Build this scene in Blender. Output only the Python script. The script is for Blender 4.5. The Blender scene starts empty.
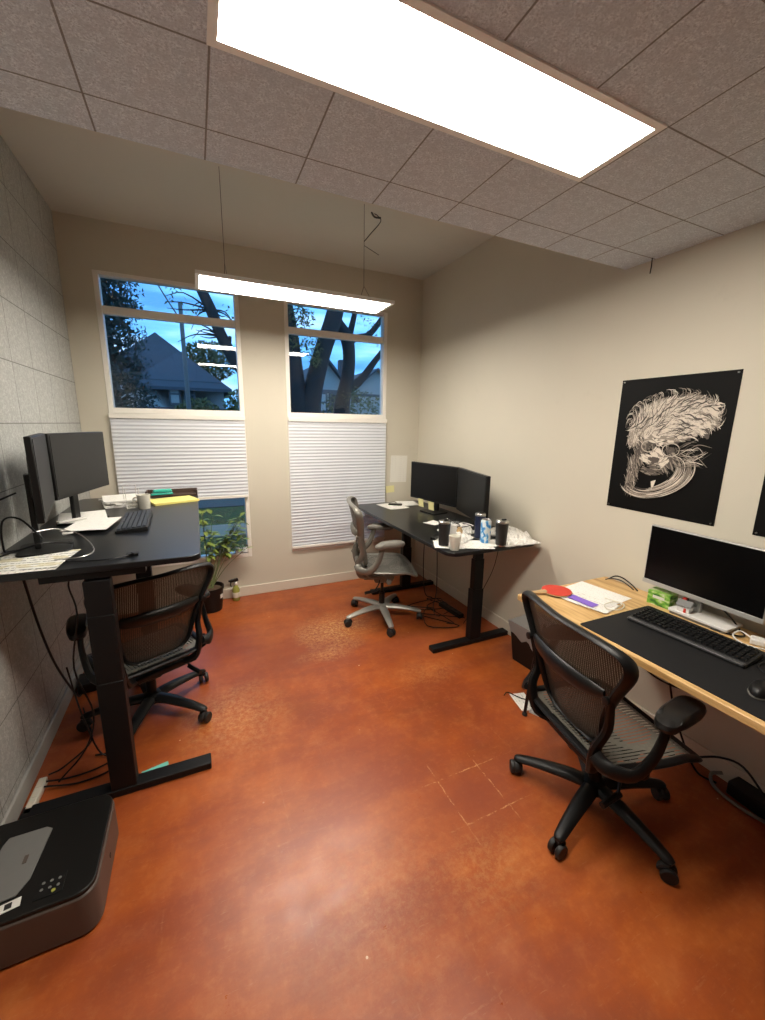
import bpy, math, random
from mathutils import Vector, Matrix
PI = math.pi
R = math.radians
scene = bpy.context.scene
COL = scene.collection
# ---------------------------------------------------------------- camera, world, exposure
cam_data = bpy.data.cameras.new('camera')
cam = bpy.data.objects.new('camera', cam_data)
COL.objects.link(cam)
F = Vector((0.40921393, 0.88898126, -0.20556332))
RI = Vector((0.90961692, -0.41516451, 0.01534533))
UP = Vector((0.07170088, 0.1932634, 0.9785235))
cam.matrix_world = Matrix(((RI.x, UP.x, -F.x, 0), (RI.y, UP.y, -F.y, 0), (RI.z, UP.z, -F.z, 1.6675), (0, 0, 0, 1)))
cam_data.sensor_fit = 'HORIZONTAL'
cam_data.sensor_width = 36
cam_data.lens = 402.165 * 36 / 765
cam_data.clip_start = 0.02
scene.camera = cam
scene.view_settings.view_transform = 'Standard'
scene.view_settings.look = 'None'
scene.view_settings.gamma = 1
scene.view_settings.use_curve_mapping = False
scene.view_settings.exposure = 1.5
PANEL_STRENGTH = 18.5
PANEL_COLOR = (1.0, 0.92, 0.80)

world = bpy.data.worlds.new('dusk_sky')
scene.world = world
world.use_nodes = True
wn = world.node_tree.nodes
wl = world.node_tree.links
wn.clear()
wo = wn.new('ShaderNodeOutputWorld')
wb = wn.new('ShaderNodeBackground')
wc = wn.new('ShaderNodeTexCoord')
wm = wn.new('ShaderNodeMapping')
wm.inputs['Scale'].default_value = (1.5, 1.5, 9)
wx = wn.new('ShaderNodeTexNoise')
wx.inputs['Scale'].default_value = 2.2
wx.inputs['Detail'].default_value = 5
wr = wn.new('ShaderNodeValToRGB')
wr.color_ramp.elements[0].position = 0.36
wr.color_ramp.elements[0].color = (0.055, 0.20, 0.50, 1)
wr.color_ramp.elements[1].position = 0.68
wr.color_ramp.elements[1].color = (0.36, 0.56, 0.86, 1)
we = wr.color_ramp.elements.new(0.52)
we.color = (0.12, 0.36, 0.74, 1)
wl.new(wc.outputs['Generated'], wm.inputs['Vector'])
wl.new(wm.outputs['Vector'], wx.inputs['Vector'])
wl.new(wx.outputs['Fac'], wr.inputs['Fac'])
wl.new(wr.outputs['Color'], wb.inputs['Color'])
wb.inputs['Strength'].default_value = 1.0
wl.new(wb.outputs['Background'], wo.inputs['Surface'])

# ---------------------------------------------------------------- node helpers
MATS = {}
def newmat(name):
    m = bpy.data.materials.new(name)
    m.use_nodes = True
    m.node_tree.nodes.clear()
    out = m.node_tree.nodes.new('ShaderNodeOutputMaterial')
    MATS[name] = m
    return m, m.node_tree.nodes, m.node_tree.links, out
def setp(b, col=None, rough=None, metal=None, spec=None, coat=None, coat_rough=None, trans=None):
    if col is not None: b.inputs['Base Color'].default_value = (*col, 1)
    if rough is not None: b.inputs['Roughness'].default_value = rough
    if metal is not None: b.inputs['Metallic'].default_value = metal
    if spec is not None: b.inputs['Specular IOR Level'].default_value = spec
    if coat is not None: b.inputs['Coat Weight'].default_value = coat
    if coat_rough is not None: b.inputs['Coat Roughness'].default_value = coat_rough
    if trans is not None: b.inputs['Transmission Weight'].default_value = trans
def mixc(n, l, fac, a, b, blend='MIX'):
    m = n.new('ShaderNodeMix'); m.data_type = 'RGBA'; m.blend_type = blend
    for sock, v in ((m.inputs[0], fac), (m.inputs[6], a), (m.inputs[7], b)):
        if isinstance(v, (int, float)): sock.default_value = v
        elif isinstance(v, tuple): sock.default_value = (*v, 1) if len(v) == 3 else v
        else: l.new(v, sock)
    return m.outputs[2]
def mth(n, l, op, a, b=None, c=None, clamp=False):
    m = n.new('ShaderNodeMath'); m.operation = op; m.use_clamp = clamp
    for i, v in enumerate((a, b, c)):
        if v is None: continue
        if isinstance(v, (int, float)): m.inputs[i].default_value = v
        else: l.new(v, m.inputs[i])
    return m.outputs[0]
def coords(n, l, scale=(1, 1, 1), loc=(0, 0, 0), rot=(0, 0, 0)):
    c = n.new('ShaderNodeTexCoord'); mp = n.new('ShaderNodeMapping')
    mp.inputs['Scale'].default_value = scale; mp.inputs['Location'].default_value = loc; mp.inputs['Rotation'].default_value = rot
    l.new(c.outputs['Object'], mp.inputs['Vector'])
    return mp.outputs['Vector']
def noise(n, l, vec, scale, detail=3, rough=0.5):
    t = n.new('ShaderNodeTexNoise'); t.inputs['Scale'].default_value = scale; t.inputs['Detail'].default_value = detail
    t.inputs['Roughness'].default_value = rough
    l.new(vec, t.inputs['Vector']); return t.outputs['Fac']
def ramp(n, l, fac, stops):
    r = n.new('ShaderNodeValToRGB')
    els = r.color_ramp.elements
    while len(els) < len(stops): els.new(0.5)
    for e, (p, c) in zip(els, stops):
        e.position = p; e.color = (c, c, c, 1) if isinstance(c, (int, float)) else (*c, 1)
    l.new(fac, r.inputs['Fac']); return r.outputs['Color']
def bump(n, l, h, strength, dist, bsdf):
    b = n.new('ShaderNodeBump'); b.inputs['Strength'].default_value = strength; b.inputs['Distance'].default_value = dist
    l.new(h, b.inputs['Height']); l.new(b.outputs['Normal'], bsdf.inputs['Normal'])
def simple(name, col, rough=0.5, metal=0.0, var=0.08, nscale=40, spec=0.5, bumps=0.0, coat=0.0, coat_rough=0.1):
    m, n, l, out = newmat(name)
    b = n.new('ShaderNodeBsdfPrincipled')
    setp(b, col, rough, metal, spec, coat, coat_rough)
    v = coords(n, l)
    f = noise(n, l, v, nscale)
    c = mixc(n, l, f, tuple(x * (1 - var) for x in col), tuple(min(1, x * (1 + var)) for x in col))
    l.new(c, b.inputs['Base Color'])
    if bumps: bump(n, l, f, bumps, 0.002, b)
    l.new(b.outputs[0], out.inputs[0])
    return m
def linemask(n, l, coord, origin, pitch, width):
    # 1 on a line, 0 elsewhere
    a = mth(n, l, 'SUBTRACT', coord, origin)
    a = mth(n, l, 'DIVIDE', a, pitch)
    a = mth(n, l, 'ADD', a, 0.5)
    a = mth(n, l, 'FRACT', a)
    a = mth(n, l, 'SUBTRACT', a, 0.5)
    a = mth(n, l, 'ABSOLUTE', a)
    return mth(n, l, 'LESS_THAN', a, width / pitch / 2)
def xyz(n, l, vec):
    s = n.new('ShaderNodeSeparateXYZ'); l.new(vec, s.inputs[0]); return s.outputs

# walls
def wall_paint(name, col):
    m, n, l, out = newmat(name)
    b = n.new('ShaderNodeBsdfPrincipled'); setp(b, col, 0.65, spec=0.3)
    v = coords(n, l)
    f = noise(n, l, v, 1.7, 4)
    c = mixc(n, l, f, tuple(x * 0.95 for x in col), tuple(x * 1.04 for x in col))
    sm = ramp(n, l, noise(n, l, v, 5.0, 6, 0.7), [(0.62, 0.0), (0.78, 0.35)])
    c = mixc(n, l, sm, c, tuple(x * 0.8 for x in col))
    l.new(c, b.inputs['Base Color'])
    bump(n, l, noise(n, l, v, 180, 2), 0.12, 0.002, b)
    l.new(b.outputs[0], out.inputs[0])
    return m
M_wall = wall_paint('wall_paint_beige', (0.595, 0.555, 0.460))
M_ceilhigh = wall_paint('ceiling_paint', (0.57, 0.56, 0.51))
M_base = simple('baseboard_paint', (0.66, 0.60, 0.50), 0.5, var=0.04, nscale=8)
M_greybase = simple('baseboard_grey', (0.40, 0.39, 0.36), 0.6, var=0.05, nscale=30)
M_winframe = simple('window_vinyl', (0.82, 0.79, 0.73), 0.4, var=0.03, nscale=8)

def fibre_tiles(name, axes, origins, pitches, c0, c1, c2, lw=0.006, linecol=(0.07, 0.06, 0.05), linemix=0.85, sc=1.0):
    m, n, l, out = newmat(name)
    b = n.new('ShaderNodeBsdfPrincipled'); setp(b, c0, 0.9, spec=0.15)
    v = coords(n, l)
    s = xyz(n, l, v)
    f1 = noise(n, l, v, 150 * sc, 4, 0.8)
    f2 = noise(n, l, v, 38 * sc, 5, 0.8)
    f3 = noise(n, l, v, 2.5, 2)
    a = ramp(n, l, f1, [(0.38, c0), (0.50, c1), (0.64, c2)])
    a = mixc(n, l, ramp(n, l, f2, [(0.42, 0.75), (0.58, 0.0)]), a, tuple(x * 0.8 for x in c1))
    a = mixc(n, l, f3, a, tuple(x * 0.93 for x in c1), 'MIX') if False else a
    m1 = linemask(n, l, s[axes[0]], origins[0], pitches[0], lw)
    m2 = linemask(n, l, s[axes[1]], origins[1], pitches[1], lw)
    ln = mth(n, l, 'MAXIMUM', m1, m2)
    lf = mth(n, l, 'MULTIPLY', ln, linemix)
    a = mixc(n, l, lf, a, linecol)
    l.new(a, b.inputs['Base Color'])
    h = mth(n, l, 'SUBTRACT', f1, mth(n, l, 'MULTIPLY', ln, 2.0))
    bump(n, l, h, 0.6, 0.003, b)
    l.new(b.outputs[0], out.inputs[0])
    return m
M_ceil = fibre_tiles('fibre_ceiling_tiles', (0, 1), (-0.212, 1.518), (0.3065, 0.3026), (0.42, 0.47, 0.53), (0.66, 0.74, 0.83), (0.84, 0.92, 0.97), 0.0055, (0.16, 0.15, 0.14), 0.8)
M_panel = fibre_tiles('fibre_wall_panels', (1, 2), (2.44, 1.955), (0.297, 0.305), (0.35, 0.355, 0.335), (0.47, 0.475, 0.45), (0.59, 0.595, 0.565), 0.005, (0.16, 0.155, 0.14), 0.8, 0.8)

# floor
def floor_mat():
    m, n, l, out = newmat('stained_concrete_floor')
    b = n.new('ShaderNodeBsdfPrincipled'); setp(b, (0.4, 0.1, 0.03), 0.4, spec=0.5)
    v = coords(n, l); s = xyz(n, l, v)
    big = noise(n, l, v, 0.9, 5, 0.6)
    vs = coords(n, l, scale=(0.9, 3.6, 1), rot=(0, 0, R(8)))
    streak = noise(n, l, vs, 1.6, 6, 0.62)
    fine = noise(n, l, v, 26, 5, 0.7)
    c = ramp(n, l, big, [(0.32, (0.19, 0.038, 0.010)), (0.47, (0.36, 0.076, 0.013)), (0.62, (0.44, 0.112, 0.022))])
    c = mixc(n, l, ramp(n, l, streak, [(0.38, 0.65), (0.58, 0.0)]), c, (0.25, 0.045, 0.014))
    c = mixc(n, l, ramp(n, l, fine, [(0.35, 0.16), (0.6, 0.0)]), c, (0.22, 0.055, 0.02))
    c = mixc(n, l, ramp(n, l, fine, [(0.52, 0.0), (0.72, 0.13)]), c, (0.60, 0.27, 0.10))
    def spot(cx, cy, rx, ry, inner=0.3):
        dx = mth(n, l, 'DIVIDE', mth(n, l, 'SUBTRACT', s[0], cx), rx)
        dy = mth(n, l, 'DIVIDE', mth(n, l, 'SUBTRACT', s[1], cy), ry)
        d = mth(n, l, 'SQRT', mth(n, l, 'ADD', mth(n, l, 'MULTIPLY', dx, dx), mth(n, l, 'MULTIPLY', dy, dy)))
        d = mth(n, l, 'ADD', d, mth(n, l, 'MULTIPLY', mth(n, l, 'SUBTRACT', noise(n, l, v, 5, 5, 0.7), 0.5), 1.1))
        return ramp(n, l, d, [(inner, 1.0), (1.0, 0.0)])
    mid = noise(n, l, v, 7, 7, 0.72)
    c = mixc(n, l, ramp(n, l, mid, [(0.34, 0.30), (0.52, 0.0)]), c, (0.20, 0.045, 0.018))
    c = mixc(n, l, ramp(n, l, mid, [(0.52, 0.0), (0.70, 0.22)]), c, (0.54, 0.20, 0.06))
    scr = noise(n, l, coords(n, l, scale=(1, 7, 1), rot=(0, 0, R(28))), 16, 5, 0.75)
    c = mixc(n, l, ramp(n, l, scr, [(0.60, 0.0), (0.74, 0.30)]), c, (0.60, 0.32, 0.16))
    # darker rubbed patches
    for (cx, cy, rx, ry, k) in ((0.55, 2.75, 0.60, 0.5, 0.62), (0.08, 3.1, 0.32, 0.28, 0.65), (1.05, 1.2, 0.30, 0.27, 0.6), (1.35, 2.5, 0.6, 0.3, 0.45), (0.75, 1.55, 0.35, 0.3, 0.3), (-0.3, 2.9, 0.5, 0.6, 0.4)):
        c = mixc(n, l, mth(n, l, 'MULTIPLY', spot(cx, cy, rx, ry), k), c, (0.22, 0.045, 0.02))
    # pale worn patches with grain
    gr = ramp(n, l, noise(n, l, v, 38, 8, 0.85), [(0.46, 0.0), (0.58, 1.0)])
    for (cx, cy, rx, ry, k) in ((0.95, 2.95, 0.40, 0.33, 0.85), (0.08, 2.2, 0.35, 0.40, 0.45), (0.5, 1.0, 0.5, 0.35, 0.12), (0.95, 0.95, 0.30, 0.22, 0.20), (0.78, 2.62, 0.25, 0.12, 0.5), (1.35, 2.15, 0.35, 0.2, 0.25)):
        c = mixc(n, l, mth(n, l, 'MULTIPLY', mth(n, l, 'MULTIPLY', spot(cx, cy, rx, ry, 0.2), gr), k), c, (0.62, 0.36, 0.14))
    # scraped outlines of old 30 cm tiles
    wob = mth(n, l, 'MULTIPLY', mth(n, l, 'SUBTRACT', noise(n, l, v, 30, 3), 0.5), 0.012)
    gx = linemask(n, l, mth(n, l, 'ADD', s[0], wob), 0.938, 0.232, 0.0055)
    gy = linemask(n, l, mth(n, l, 'ADD', s[1], wob), 1.120, 0.236, 0.0055)
    g = mth(n, l, 'MAXIMUM', gx, gy)
    region = ramp(n, l, noise(n, l, coords(n, l, loc=(0.4, 0.1, 0)), 2.1, 3, 0.6), [(0.53, 0.0), (0.60, 1.0)])
    region = mth(n, l, 'MAXIMUM', mth(n, l, 'MULTIPLY', region, 0.14), spot(1.06, 1.25, 0.27, 0.27, 0.6))
    gk = mth(n, l, 'MULTIPLY', mth(n, l, 'MULTIPLY', g, region), ramp(n, l, noise(n, l, v, 24, 6, 0.8), [(0.46, 0.0), (0.58, 0.6)]))
    c = mixc(n, l, gk, c, (0.72, 0.42, 0.20))
    # paint flecks
    vo = n.new('ShaderNodeTexVoronoi'); vo.inputs['Scale'].default_value = 7; l.new(v, vo.inputs['Vector'])
    fl = mth(n, l, 'LESS_THAN', vo.outputs['Distance'], 0.035)
    fl = mth(n, l, 'MULTIPLY', fl, ramp(n, l, noise(n, l, v, 3.3, 2), [(0.5, 0.0), (0.6, 0.7)]))
    c = mixc(n, l, fl, c, (0.75, 0.58, 0.38))
    l.new(c, b.inputs['Base Color'])
    rr = ramp(n, l, noise(n, l, v, 9, 6, 0.7), [(0.3, 0.27), (0.7, 0.44)])
    l.new(rr, b.inputs['Roughness'])
    bump(n, l, mth(n, l, 'ADD', mth(n, l, 'MULTIPLY', noise(n, l, v, 14, 5, 0.6), 1.0), fine), 0.12, 0.004, b)
    l.new(b.outputs[0], out.inputs[0])
    return m
M_floor = floor_mat()

def emit(name, col, strength):
    m, n, l, out = newmat(name)
    e = n.new('ShaderNodeEmission'); e.inputs[0].default_value = (*col, 1); e.inputs[1].default_value = strength
    l.new(e.outputs[0], out.inputs[0]); return m
M_light = emit('led_diffuser', PANEL_COLOR, PANEL_STRENGTH)
M_lightframe = simple('light_frame_white', (0.88, 0.90, 0.88), 0.45, var=0.03)

def glass_mat():
    m, n, l, out = newmat('window_glass')
    t = n.new('ShaderNodeBsdfTransparent'); t.inputs[0].default_value = (0.93, 0.96, 0.97, 1)
    g = n.new('ShaderNodeBsdfGlossy'); g.inputs['Roughness'].default_value = 0.003
    f = n.new('ShaderNodeFresnel'); f.inputs[0].default_value = 1.5
    mx = n.new('ShaderNodeMixShader')
    l.new(f.outputs[0], mx.inputs[0]); l.new(t.outputs[0], mx.inputs[1]); l.new(g.outputs[0], mx.inputs[2])
    l.new(mx.outputs[0], out.inputs[0]); return m
M_glass = glass_mat()
def clear_mat():
    m, n, l, out = newmat('clear_acrylic')
    b = n.new('ShaderNodeBsdfPrincipled'); setp(b, (0.95, 0.97, 0.96), 0.06, trans=1.0)
    l.new(b.outputs[0], out.inputs[0]); return m
M_clear = clear_mat()
def translucent(name, col, k=0.25, rough=0.6):
    m, n, l, out = newmat(name)
    b = n.new('ShaderNodeBsdfPrincipled'); setp(b, col, rough, spec=0.2)
    v = coords(n, l)
    c = mixc(n, l, noise(n, l, v, 12), tuple(x * 0.94 for x in col), col)
    l.new(c, b.inputs['Base Color'])
    t = n.new('ShaderNodeBsdfTranslucent'); t.inputs[0].default_value = (*col, 1)
    mx = n.new('ShaderNodeMixShader'); mx.inputs[0].default_value = k
    l.new(b.outputs[0], mx.inputs[1]); l.new(t.outputs[0], mx.inputs[2]); l.new(mx.outputs[0], out.inputs[0])
    return m
M_blind = translucent('pleated_blind_fabric', (0.86, 0.88, 0.91), 0.3)
M_liner = translucent('bin_liner_plastic', (0.45, 0.44, 0.43), 0.35, 0.3)

def mesh_fabric(name, col, pitch, axis=1, gap=0.45, back=None):
    # woven see-through mesh: thin opaque strands, gaps between them
    m, n, l, out = newmat(name)
    b = n.new('ShaderNodeBsdfPrincipled'); setp(b, col, 0.5)
    v = coords(n, l); s = xyz(n, l, v)
    w = mth(n, l, 'FRACT', mth(n, l, 'DIVIDE', s[axis], pitch))
    mask = mth(n, l, 'LESS_THAN', w, gap)
    w2 = mth(n, l, 'FRACT', mth(n, l, 'DIVIDE', s[2 if axis == 1 else 1], pitch * 1.0))
    mask = mth(n, l, 'MULTIPLY', mask, mth(n, l, 'LESS_THAN', w2, 0.8))
    wv = noise(n, l, v, 70, 3)
    c = mixc(n, l, wv, tuple(x * 0.7 for x in col), tuple(x * 1.3 for x in col))
    l.new(c, b.inputs['Base Color'])
    t = n.new('ShaderNodeBsdfTransparent')
    mx = n.new('ShaderNodeMixShader')
    l.new(mask, mx.inputs[0]); l.new(b.outputs[0], mx.inputs[1]); l.new(t.outputs[0], mx.inputs[2]); l.new(mx.outputs[0], out.inputs[0])
    return m
M_meshdark = mesh_fabric('chair_mesh_dark', (0.034, 0.029, 0.021), 0.0085, 1, 0.12)
M_meshseat = mesh_fabric('chair_mesh_seat', (0.15, 0.14, 0.115), 0.016, 1, 0.26)
M_meshgrey = mesh_fabric('chair_mesh_grey', (0.12, 0.114, 0.10), 0.0075, 1, 0.15)
M_black = simple('black_plastic', (0.005, 0.005, 0.0052), 0.42, var=0.15, nscale=60, spec=0.35)
M_blacksoft = simple('black_soft_pad', (0.007, 0.0065, 0.0065), 0.36, var=0.1, nscale=60, bumps=0.1, spec=0.4)
M_rubber = simple('caster_rubber', (0.010, 0.010, 0.010), 0.55, var=0.1)
M_silver = simple('silver_grey_plastic', (0.20, 0.19, 0.165), 0.38, metal=0.35, var=0.05)
M_castalu = simple('cast_aluminium', (0.36, 0.35, 0.32), 0.35, metal=0.4, var=0.04)
M_bezel = simple('silver_monitor_rim', (0.42, 0.41, 0.39), 0.35, metal=0.3, var=0.03)
M_greypad = simple('grey_soft_pad', (0.17, 0.16, 0.14), 0.5, var=0.05)
M_chrome = simple('chrome', (0.7, 0.69, 0.66), 0.18, metal=1.0, var=0.03)
M_steel = simple('brushed_steel', (0.55, 0.54, 0.52), 0.28, metal=1.0, var=0.06)
M_deskblack = simple('black_desk_laminate', (0.006, 0.0065, 0.0075), 0.30, var=0.12, nscale=90, spec=0.45)
M_deskmetal = simple('black_powder_coat', (0.0045, 0.0045, 0.005), 0.5, var=0.1, nscale=200, spec=0.3)
M_screen = simple('dark_screen', (0.0015, 0.0015, 0.0018), 0.30, var=0.05, spec=0.2)
M_screengrey = simple('matte_grey_screen', (0.020, 0.020, 0.0195), 0.5, var=0.04, spec=0.3)
M_white = simple('white_plastic', (0.72, 0.71, 0.68), 0.4, var=0.03)
M_ceramic = simple('white_ceramic', (0.70, 0.68, 0.60), 0.2, var=0.03, nscale=10)
M_cream = simple('cream_plastic', (0.66, 0.62, 0.52), 0.45, var=0.03)
M_yellow = simple('yellow_paper', (0.78, 0.70, 0.22), 0.7, var=0.05)
M_sticky = simple('pale_yellow_sticky', (0.75, 0.70, 0.34), 0.7, var=0.05)
M_teal = simple('teal_plastic', (0.03, 0.42, 0.33), 0.4, var=0.06)
M_tealpaper = simple('teal_paper', (0.16, 0.55, 0.47), 0.7, var=0.05)
M_red = simple('red_rubber', (0.55, 0.035, 0.02), 0.5, var=0.08)
M_purple = simple('purple_leaflet', (0.22, 0.12, 0.58), 0.5, var=0.1)
M_navy = simple('navy_enamel', (0.006, 0.012, 0.040), 0.3, var=0.1)
M_charcoal = simple('charcoal_enamel', (0.016, 0.016, 0.016), 0.4, var=0.1)
M_blackpaper = simple('black_poster_paper', (0.003, 0.0028, 0.0026), 0.5, var=0.1, nscale=20, spec=0.15)
M_mat = simple('black_desk_mat', (0.008, 0.008, 0.009), 0.65, var=0.15, nscale=300, bumps=0.2, spec=0.3)
M_tan = simple('tan_wood_edge', (0.50, 0.34, 0.17), 0.5, var=0.15, nscale=20)
M_brown = simple('brown_tray', (0.06, 0.035, 0.025), 0.5, var=0.2)
M_soil = simple('potting_soil', (0.09, 0.055, 0.03), 0.9, var=0.4, nscale=90, bumps=0.5)
M_leaf = simple('plant_leaf_green', (0.20, 0.26, 0.045), 0.5, var=0.35, nscale=25)
M_stem = simple('plant_stem', (0.12, 0.14, 0.05), 0.6)
M_printer = simple('printer_taupe_plastic', (0.085, 0.066, 0.055), 0.42, var=0.05)
M_printertop = simple('printer_top_plastic', (0.006, 0.0057, 0.0055), 0.38, var=0.1, spec=0.35)
M_printergrey = simple('printer_grey_cover', (0.16, 0.16, 0.155), 0.4, var=0.05)
M_keycap = simple('keycap_black', (0.004, 0.004, 0.0045), 0.45, var=0.2, spec=0.35)
M_kbody = simple('keyboard_body', (0.012, 0.012, 0.013), 0.4, var=0.1, spec=0.35)
M_keyblue = simple('keycap_slate', (0.035, 0.042, 0.055), 0.4, var=0.2)
M_liquid = simple('green_yellow_liquid', (0.33, 0.34, 0.08), 0.2, var=0.1)
M_skyblue = simple('can_blue', (0.06, 0.28, 0.60), 0.3, var=0.1)

def wood_mat():
    m, n, l, out = newmat('light_birch_tabletop')
    b = n.new('ShaderNodeBsdfPrincipled'); setp(b, (0.6, 0.4, 0.2), 0.38, spec=0.45)
    v = coords(n, l, scale=(9, 0.8, 9))
    f = noise(n, l, v, 4, 6, 0.6)
    c = ramp(n, l, f, [(0.35, (0.44, 0.25, 0.09)), (0.5, (0.60, 0.38, 0.155)), (0.65, (0.70, 0.47, 0.215))])
    l.new(c, b.inputs['Base Color']); l.new(b.outputs[0], out.inputs[0]); return m
M_wood = wood_mat()
def paper_mat(name, base, inkc, pitch, axis, density, width=0.35, blocks=None):
    m, n, l, out = newmat(name)
    b = n.new('ShaderNodeBsdfPrincipled'); setp(b, base, 0.7, spec=0.2)
    v = coords(n, l); s = xyz(n, l, v)
    w = mth(n, l, 'FRACT', mth(n, l, 'DIVIDE', s[axis], pitch))
    rows = mth(n, l, 'LESS_THAN', w, width)
    sc = (1, 1, 1)
    vv = coords(n, l, scale=(1 / pitch if axis == 0 else 60, 1 / pitch if axis == 1 else 60, 1))
    f = noise(n, l, vv, 1.0, 3, 0.7)
    ink = mth(n, l, 'MULTIPLY', rows, ramp(n, l, f, [(0.5 - density * 0.1, 0.0), (0.52, 0.75)]))
    c = mixc(n, l, ink, base, inkc)
    if blocks:
        w2 = mth(n, l, 'FRACT', mth(n, l, 'DIVIDE', s[axis], pitch * 3))
        bl = mth(n, l, 'MULTIPLY', mth(n, l, 'LESS_THAN', w2, 0.5), ramp(n, l, noise(n, l, v, 14, 1), [(0.48, 0.0), (0.5, 0.55)]))
        c = mixc(n, l, bl, c, blocks)
    l.new(c, b.inputs['Base Color']); l.new(b.outputs[0], out.inputs[0]); return m
M_paper = paper_mat('written_paper', (0.80, 0.79, 0.75), (0.50, 0.50, 0.50), 0.012, 1, -0.4, 0.25)
M_paper2 = paper_mat('blank_paper', (0.78, 0.76, 0.71), (0.45, 0.42, 0.40), 0.02, 0, -0.3)
M_sched = paper_mat('printed_schedule_paper', (0.72, 0.72, 0.68), (0.06, 0.06, 0.06), 0.030, 1, 0.6, 0.35, (0.55, 0.48, 0.25))
M_green = None
def green_box_mat():
    m, n, l, out = newmat('green_tea_carton')
    b = n.new('ShaderNodeBsdfPrincipled'); setp(b, (0.2, 0.4, 0.08), 0.4)
    v = coords(n, l, scale=(1, 1, 2.2))
    f = noise(n, l, v, 22, 3)
    c = ramp(n, l, f, [(0.38, (0.03, 0.14, 0.02)), (0.48, (0.14, 0.38, 0.04)), (0.56, (0.30, 0.52, 0.09)), (0.66, (0.66, 0.70, 0.50))])
    l.new(c, b.inputs['Base Color']); l.new(b.outputs[0], out.inputs[0]); return m
M_green = green_box_mat()
def can_mat():
    m, n, l, out = newmat('printed_blue_white_can')
    b = n.new('ShaderNodeBsdfPrincipled'); setp(b, (0.7, 0.75, 0.8), 0.3, metal=0.2)
    v = coords(n, l, scale=(1, 1, 0.6))
    f = noise(n, l, v, 35, 2)
    c = ramp(n, l, f, [(0.44, (0.05, 0.25, 0.60)), (0.48, (0.25, 0.55, 0.80)), (0.53, (0.75, 0.80, 0.82))])
    l.new(c, b.inputs['Base Color']); l.new(b.outputs[0], out.inputs[0]); return m
M_can = can_mat()
P_bright = simple('print_cream', (0.70, 0.63, 0.54), 0.5, var=0.15, nscale=120)
P_mid = simple('print_taupe', (0.30, 0.255, 0.21), 0.5, var=0.25, nscale=120)
P_dim = simple('print_umber', (0.085, 0.070, 0.058), 0.5, var=0.3, nscale=120)
# outdoors
M_slate = simple('slate_roof', (0.060, 0.060, 0.068), 0.8, var=0.25, nscale=3)
M_stucco = simple('pale_stucco', (0.34, 0.33, 0.30), 0.8, var=0.08, nscale=2)
M_darktrim = simple('dark_timber_trim', (0.07, 0.07, 0.075), 0.7, var=0.1)
M_brick = simple('chimney_brick', (0.10, 0.07, 0.065), 0.8, var=0.2)
M_bark = simple('dark_bark', (0.020, 0.017, 0.015), 0.9, var=0.4, nscale=14, bumps=0.8)
M_pole = simple('weathered_pole', (0.16, 0.14, 0.125), 0.8, var=0.15)
M_conifer = simple('conifer_foliage', (0.014, 0.022, 0.012), 0.7, var=0.5, nscale=7)
M_foliage = simple('broadleaf_foliage', (0.085, 0.075, 0.012), 0.7, var=0.5, nscale=7)
M_street = simple('asphalt_street', (0.10, 0.075, 0.052), 0.8, var=0.1, nscale=5)
M_walk = simple('concrete_walk', (0.34, 0.23, 0.14), 0.8, var=0.1, nscale=5)
def grass_mat():
    m, n, l, out = newmat('lawn_grass')
    b = n.new('ShaderNodeBsdfPrincipled'); setp(b, (0.08, 0.16, 0.04), 0.9)
    v = coords(n, l)
    f = noise(n, l, v, 18, 6, 0.8)
    c = ramp(n, l, f, [(0.3, (0.035, 0.040, 0.003)), (0.6, (0.13, 0.125, 0.010)), (0.75, (0.20, 0.18, 0.020))])
    l.new(c, b.inputs['Base Color']); bump(n, l, f, 1.0, 0.05, b); l.new(b.outputs[0], out.inputs[0]); return m
M_grass = grass_mat()

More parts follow.
